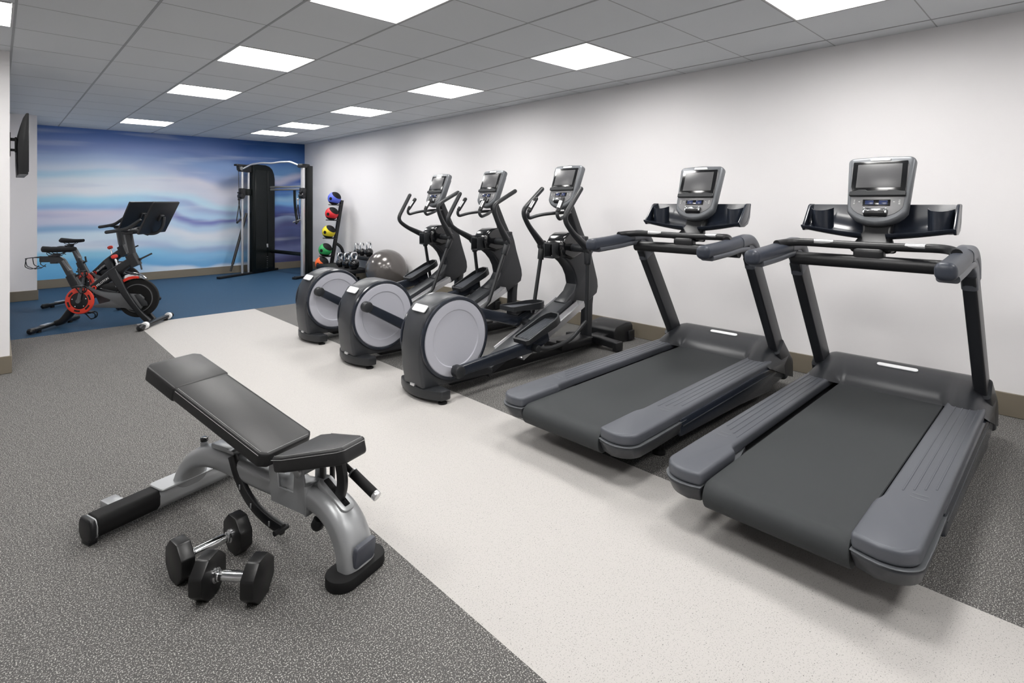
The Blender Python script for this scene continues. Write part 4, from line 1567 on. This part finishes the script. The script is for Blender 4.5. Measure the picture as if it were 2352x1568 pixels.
    c = org - d * 0.030 + p * 0.010
    bm = newbm()
    lathe(bm, [(0.012, 0), (0.024, 0), (0.024, 0.003), (0.012, 0.003)], c, (0, -1, 0), 20, True)
    sweep(bm, [c - p * 0.030 - d * 0.012 + Vector((0, -0.002, 0)), c + p * 0.006 - d * 0.012 + Vector((0, -0.002, 0))], rrect(0.003, 0.010, 0.001, 1), side=(0, 1, 0))
    obj('frame_emblem', bm, M['red'], t)
    return t


bk = make_bike('black exercise bike nearest the camera, red ring guard at its crank')
dup(bk, (0.69, 9.09, 0), radians(-50), 'black exercise bike farther back, close to the wave mural')

# ================================================================= cable machine in the corner
def make_cable_machine():
    t = thing('cable_machine', 'tall black cable machine with chrome pull-up bar in the far corner', 'cable machine', (2.765, 10.245, 0), radians(27.3))
    RY = -1.27
    bm = newbm()
    box(bm, (0.68, 0, 0.022), (1.36, 0.09, 0.040), 0.008)
    obj('base_foot', bm, M['black'], t)
    bm = newbm()
    box(bm, (0.95, RY, 0.022), (1.14, 0.09, 0.040), 0.008)
    cyl(bm, (0.40, RY, 0.022), (0.44, RY, 0.022), 0.03, seg=14)
    obj('base_foot', bm, M['black'], t)
    for x, y in ((0.515, 0), (0.660, 0)):
        bm = newbm()
        cyl(bm, (x, y, 0.04), (x, y, 1.91), 0.020, seg=18)
        obj('guide_rod', bm, M['alu'], t)
    bm = newbm()
    cyl(bm, (0.60, RY, 0.04), (0.60, RY, 1.93), 0.038, seg=20)
    obj('guide_rod', bm, M['alu'], t)
    bm = newbm()
    sweep(bm, [(0.715, RY, 0.03), (0.715, RY, 1.96)], rrect(0.13, 0.16, 0.03, 4), side=(0, 1, 0))
    obj('right_column', bm, M['tower'], t)
    bm = newbm()
    box(bm, (0.62, RY, 1.955), (0.20, 0.12, 0.07), 0.02)
    obj('pulley_head', bm, M['black'], t)
    bm = newbm()
    prism(bm, [(0.70, 0.03), (1.235, 0.03), (1.235, 1.76), (1.215, 1.86), (1.17, 1.945), (1.10, 1.995), (1.0, 2.02), (0.70, 2.02)], 'xz', -0.075, 0.075, 0.014, 2, 60)
    obj('weight_shroud', bm, M['tower'], t)
    bm = newbm()
    prism(bm, [(0.75, 0.08), (1.02, 0.08), (1.02, 1.90), (0.75, 1.93)], 'xz', -0.081, -0.074, 0.003, 1)
    prism(bm, [(1.045, 0.08), (1.19, 0.08), (1.19, 1.74), (1.16, 1.86), (1.10, 1.91), (1.045, 1.92)], 'xz', -0.081, -0.074, 0.003, 1)
    obj('shroud_panel', bm, M['glass'], t)
    bm = newbm()
    box(bm, (1.03, -0.083, 0.50), (0.035, 0.012, 0.07), 0.004)
    obj('weight_pin', bm, M['alu'], t)
    for k in range(7):
        bm = newbm()
        box(bm, (1.03, -0.082, 0.08 + 0.035 * k), (0.028, 0.008, 0.010), 0.001, 1)
        obj('stack_mark', bm, M['steel'], t)
    bm = newbm()
    box(bm, (0.54, 0, 1.985), (0.36, 0.075, 0.035), 0.008)
    prism(bm, [(0.41, 1.97), (0.42, 1.90), (0.46, 1.87), (0.70, 1.865), (0.70, 1.97)], 'xz', -0.035, 0.035, 0.006, 1)
    obj('pulley_arm', bm, M['black'], t)
    bm = newbm()
    cyl(bm, (0.465, -0.042, 1.925), (0.465, 0.042, 1.925), 0.038, seg=24, bev=0.006)
    obj('top_pulley', bm, M['steel'], t)
    bm = newbm()
    tube(bm, fillet([(0.50, -0.04, 1.925), (0.555, -0.18, 2.005), (0.56, -0.42, 2.025), (0.565, -0.62, 2.012), (0.57, -0.80, 2.03), (0.575, -1.02, 2.03), (0.60, -1.24, 1.945)], 0.05, 4), 0.017, 12)
    obj('pull_up_bar', bm, M['alu'], t)
    for z, dz, m in ((1.605, 0.020, 'alu'), (1.555, 0.018, 'alu')):
        bm = newbm()
        cyl(bm, (1.12, -0.07, z), (0.78, RY + 0.05, z), dz, seg=14)
        obj('cross_bar', bm, M[m], t)
    bm = newbm()
    cyl(bm, (1.13, -0.07, 0.39), (0.78, RY + 0.05, 0.385), 0.034, seg=14)
    obj('lower_cross_bar', bm, M['tower'], t)
    # sliding carriages
    for x, y in ((0.51, 0.0), (0.60, RY)):
        bm = newbm()
        box(bm, (x, y, 1.50), (0.10, 0.09, 0.15), 0.02)
        box(bm, (x - 0.07, y, 1.49), (0.05, 0.03, 0.03), 0.006)
        cyl(bm, (x - 0.02, y - 0.045, 1.43), (x - 0.02, y + 0.045, 1.43), 0.05, seg=20, bev=0.008)
        obj('carriage', bm, M['black'], t)
    bm = newbm()
    box(bm, (0.625, -0.01, 1.505), (0.14, 0.06, 0.12), 0.015)
    obj('carriage_link', bm, M['tower'], t)
    bm = newbm()
    cyl(bm, (0.432, 0, 1.90), (0.445, 0, 1.36), 0.0045, seg=8)
    obj('cable', bm, M['black'], t)
    # hanging handles
    for x, y, m in ((0.445, -0.0, 'black'), (0.545, RY + 0.06, 'chrome')):
        bm = newbm()
        cyl(bm, (x, y, 1.36), (x, y, 1.28), 0.012, seg=10)
        cyl(bm, (x, y, 1.39), (x, y, 1.355), 0.024, seg=14, bev=0.004)
        obj('cable_clip', bm, M[m], t)
        bm = newbm()
        tube(bm, fillet([(x, y, 1.29), (x - 0.075, y - 0.02, 1.0), (x - 0.07, y - 0.03, 0.955)], 0.02, 3), 0.008, 8)
        tube(bm, fillet([(x, y, 1.29), (x + 0.06, y + 0.02, 1.05), (x + 0.07, y + 0.03, 1.02)], 0.02, 3), 0.008, 8)
        cyl(bm, (x - 0.075, y - 0.03, 0.955), (x + 0.075, y + 0.03, 1.02), 0.017, seg=12)
        obj('hand_strap', bm, M['black'], t)
    bm = newbm()
    sweep(bm, catmull([(0.93, -0.80, 1.57), (0.935, -0.81, 1.25), (0.96, -0.84, 0.95)], 5), rrect(0.055, 0.012, 0.003, 2), side=(0, 1, 0))
    obj('hanging_strap', bm, M['tower'], t)
    bm = newbm()
    cyl(bm, (0.50, RY + 0.13, 0.97), (0.62, RY - 0.02, 1.04), 0.013, seg=12)
    obj('short_bar', bm, M['steel'], t)
    bm = newbm()
    cyl(bm, (0.66, 0.05, 1.12), (0.33, 0.03, 0.22), 0.024, seg=14)
    cyl(bm, (0.33, 0.03, 0.225), (0.285, 0.03, 0.10), 0.018, seg=12)
    obj('leaning_bar', bm, M['black'], t)
    return t


make_cable_machine()

# ================================================================= medicine balls on their rack
RYB = 9.0
rk = thing('ball_rack', 'slanted black post rack holding coloured medicine balls by the right wall', 'rack', (4.20, RYB, 0), 0)
p0, p1 = Vector((-0.02, 0, 0.02)), Vector((0.209, 0, 1.354))
bm = newbm()
sweep(bm, [p0, p1], rrect(0.055, 0.055, 0.008, 3), side=(0, 1, 0))
obj('rack_post', bm, M['black'], rk)
bm = newbm()
sweep(bm, fillet([(0.075, 0, 0.62), (0.20, 0, 0.54), (0.27, 0, 0.30), (0.28, 0, 0.02)], 0.12, 6), rrect(0.045, 0.045, 0.008, 3), side=(0, 1, 0))
obj('rack_brace', bm, M['black'], rk)
bm = newbm()
box(bm, (0.10, 0, 0.02), (0.42, 0.06, 0.04), 0.008)
box(bm, (-0.10, 0, 0.02), (0.06, 0.50, 0.04), 0.008)
obj('rack_base', bm, M['black'], rk)
BALLS = [((4.272, 1.376), (86, 104, 210), 'blue and black medicine ball, topmost on the slanted rack'),
         ((4.224, 1.111), (218, 40, 48), 'red and black medicine ball, second from the top of the rack'),
         ((4.169, 0.800), (226, 206, 40), 'yellow and black medicine ball in the middle of the rack'),
         ((4.106, 0.492), (52, 168, 92), 'green and black medicine ball, fourth down the rack'),
         ((4.045, 0.262), (236, 100, 36), 'orange and black medicine ball at the bottom of the rack')]
for (bx, bz), rgb, lab in BALLS:
    bm = newbm()
    yy = 0.0
    f = (bz - 0.10 - 0.02) / (1.354 - 0.02)
    px = -0.02 + 0.229 * f
    for s in (-1, 1):
        tube(bm, fillet([(px, s * 0.03, bz - 0.10), (bx - 4.20 + 0.03, s * 0.085, bz - 0.105), (bx - 4.20 - 0.08, s * 0.055, bz - 0.098)], 0.03, 4), 0.008, 8)
    obj('ball_cradle', bm, M['black'], rk)
    r = 0.112
    bm = newbm()
    bmesh.ops.create_uvsphere(bm, u_segments=40, v_segments=24, radius=r)
    ball = obj('medicine_ball', bm, mat('ball_%d_%d_%d' % rgb, rgb, 0.45, bump=0.1, bscale=300))
    ball.location = (bx, RYB, bz + 0.012)
    tag(ball, lab, 'medicine ball', 'medicine balls on the slanted rack')
    for dr, ang in (((0.30, -0.62, 0.72), 52), ((-0.15, 0.1, -1.0), 50), ((-0.86, -0.50, -0.05), 14)):
        bm = newbm()
        n = 8
        prof = [(r * 1.012 * sin(radians(ang) * k / n), r * 1.012 * cos(radians(ang) * k / n)) for k in range(n + 1)]
        prof.append((r * 0.98 * sin(radians(ang + 1)), r * 0.98 * cos(radians(ang + 1))))
        lathe(bm, prof[::-1] if False else prof, (0, 0, 0), Vector(dr), 28)
        obj('grip_panel', bm, M['rubber'], ball)

# ================================================================= kettlebells on the two-tier rack
kr = thing('kettlebell_rack', 'low black two-tier rack with kettlebells beside the exercise ball', 'rack', (4.15, 8.12, 0), 0)
for x0, x1, z in ((-0.33, -0.02, 0.30), (0.03, 0.35, 0.46)):
    bm = newbm()
    box(bm, ((x0 + x1) / 2, 0, z - 0.012), (x1 - x0, 1.16, 0.018), 0.004)
    for xx in (x0, x1):
        box(bm, (xx, 0, z - 0.022), (0.014, 1.16, 0.055), 0.003)
    for yy in (-0.58, 0.58):
        box(bm, ((x0 + x1) / 2, yy, z - 0.022), (x1 - x0, 0.014, 0.055), 0.003)
    obj('shelf', bm, M['black'], kr)
for yy in (-0.42, 0.42):
    bm = newbm()
    sweep(bm, fillet([(-0.30, yy, 0.03), (0.02, yy, 0.03), (0.20, yy, 0.45)], 0.05, 4), rrect(0.06, 0.05, 0.01, 3), side=(0, 1, 0))
    box(bm, (-0.19, yy, 0.16), (0.06, 0.06, 0.25), 0.01)
    box(bm, (0.0, yy, 0.025), (0.68, 0.07, 0.05), 0.01)
    obj('rack_leg', bm, M['black'], kr)


def make_kettlebell(label, loc, k):
    r = 0.082 * k
    t = thing('kettlebell', label, 'kettlebell', loc, radians(-68), 'kettlebells on the two-tier rack')
    bm = newbm()
    prof = [(0.6 * r, 0.0)] + [(r * cos(radians(a)), r * 0.93 + r * sin(radians(a))) for a in range(-62, 72, 8)] + [(0.0, 1.93 * r)]
    lathe(bm, prof, seg=32)
    obj('bell', bm, M['gloss'], t)
    bm = newbm()
    h = 2.0 * 0.082 * k
    tube(bm, fillet([(0, -0.048 * k, h - 0.02), (0, -0.062 * k, h + 0.045), (0, -0.045 * k, h + 0.082), (0, 0.045 * k, h + 0.082), (0, 0.062 * k, h + 0.045), (0, 0.048 * k, h - 0.02)], 0.028, 5), 0.0170 * k, 12, scales=[1.25, 1.0, 0.95, 1.0, 1.25])
    obj('bell_handle', bm, M['chrome'], t)
    return t


KB = [((3.97, 8.16, 0.2995), 0.78, 'smallest kettlebell on the lower shelf, leftmost of three'),
      ((3.97, 7.93, 0.2995), 0.88, 'middle kettlebell on the lower shelf of the rack'),
      ((3.97, 7.70, 0.2995), 1.0, 'largest kettlebell on the lower shelf, next to the exercise ball'),
      ((4.32, 8.28, 0.459), 0.62, 'smallest kettlebell on the upper shelf, leftmost of three'),
      ((4.32, 8.10, 0.459), 0.72, 'middle kettlebell on the upper shelf by the wall'),
      ((4.32, 7.88, 0.459), 0.84, 'largest kettlebell on the upper shelf, right above the exercise ball')]
for loc, k, lab in KB:
    make_kettlebell(lab, loc, k)

# ================================================================= exercise ball
bm = newbm()
bmesh.ops.create_uvsphere(bm, u_segments=64, v_segments=40, radius=0.308)
eb = obj('exercise_ball', bm, M['pearl'])
eb.location = (4.248, 7.22, 0.306)
tag(eb, 'large shiny dark grey exercise ball on the floor against the wall', 'exercise ball')

# ================================================================= wall-mounted television
tv = thing('television', 'black flat television on a wall bracket, seen edge-on at the left', 'television', (XW, 6.65, 1.82))
bm = newbm()
prism(bm, [(0.122, -0.258), (0.126, 0.262), (0.120, 0.266), (0.108, 0.262), (0.088, 0.22), (0.070, 0.15), (0.058, 0.06), (0.054, -0.03), (0.056, -0.14), (0.060, -0.258)], 'xz', -0.45, 0.45, 0.004, 2, 60)
body = obj('tv_body', bm, M['black'], tv)
bm = newbm()
box(bm, (0.1255, 0, 0.006), (0.003, 0.86, 0.48), 0.001, 1)
obj('tv_screen', bm, M['gloss'], tv)
bm = newbm()
box(bm, (0.09, -0.42, -0.262), (0.05, 0.06, 0.010), 0.002)
obj('tv_foot_strip', bm, M['steel'], tv)
bm = newbm()
box(bm, (0.006, -0.30, 0.0), (0.012, 0.16, 0.20), 0.003)
box(bm, (0.030, -0.30, 0.045), (0.05, 0.05, 0.025), 0.003)
box(bm, (0.035, -0.30, -0.045), (0.05, 0.05, 0.020), 0.003)
box(bm, (0.046, -0.30, 0.0), (0.014, 0.06, 0.13), 0.003)
obj('wall_bracket', bm, M['black'], tv)
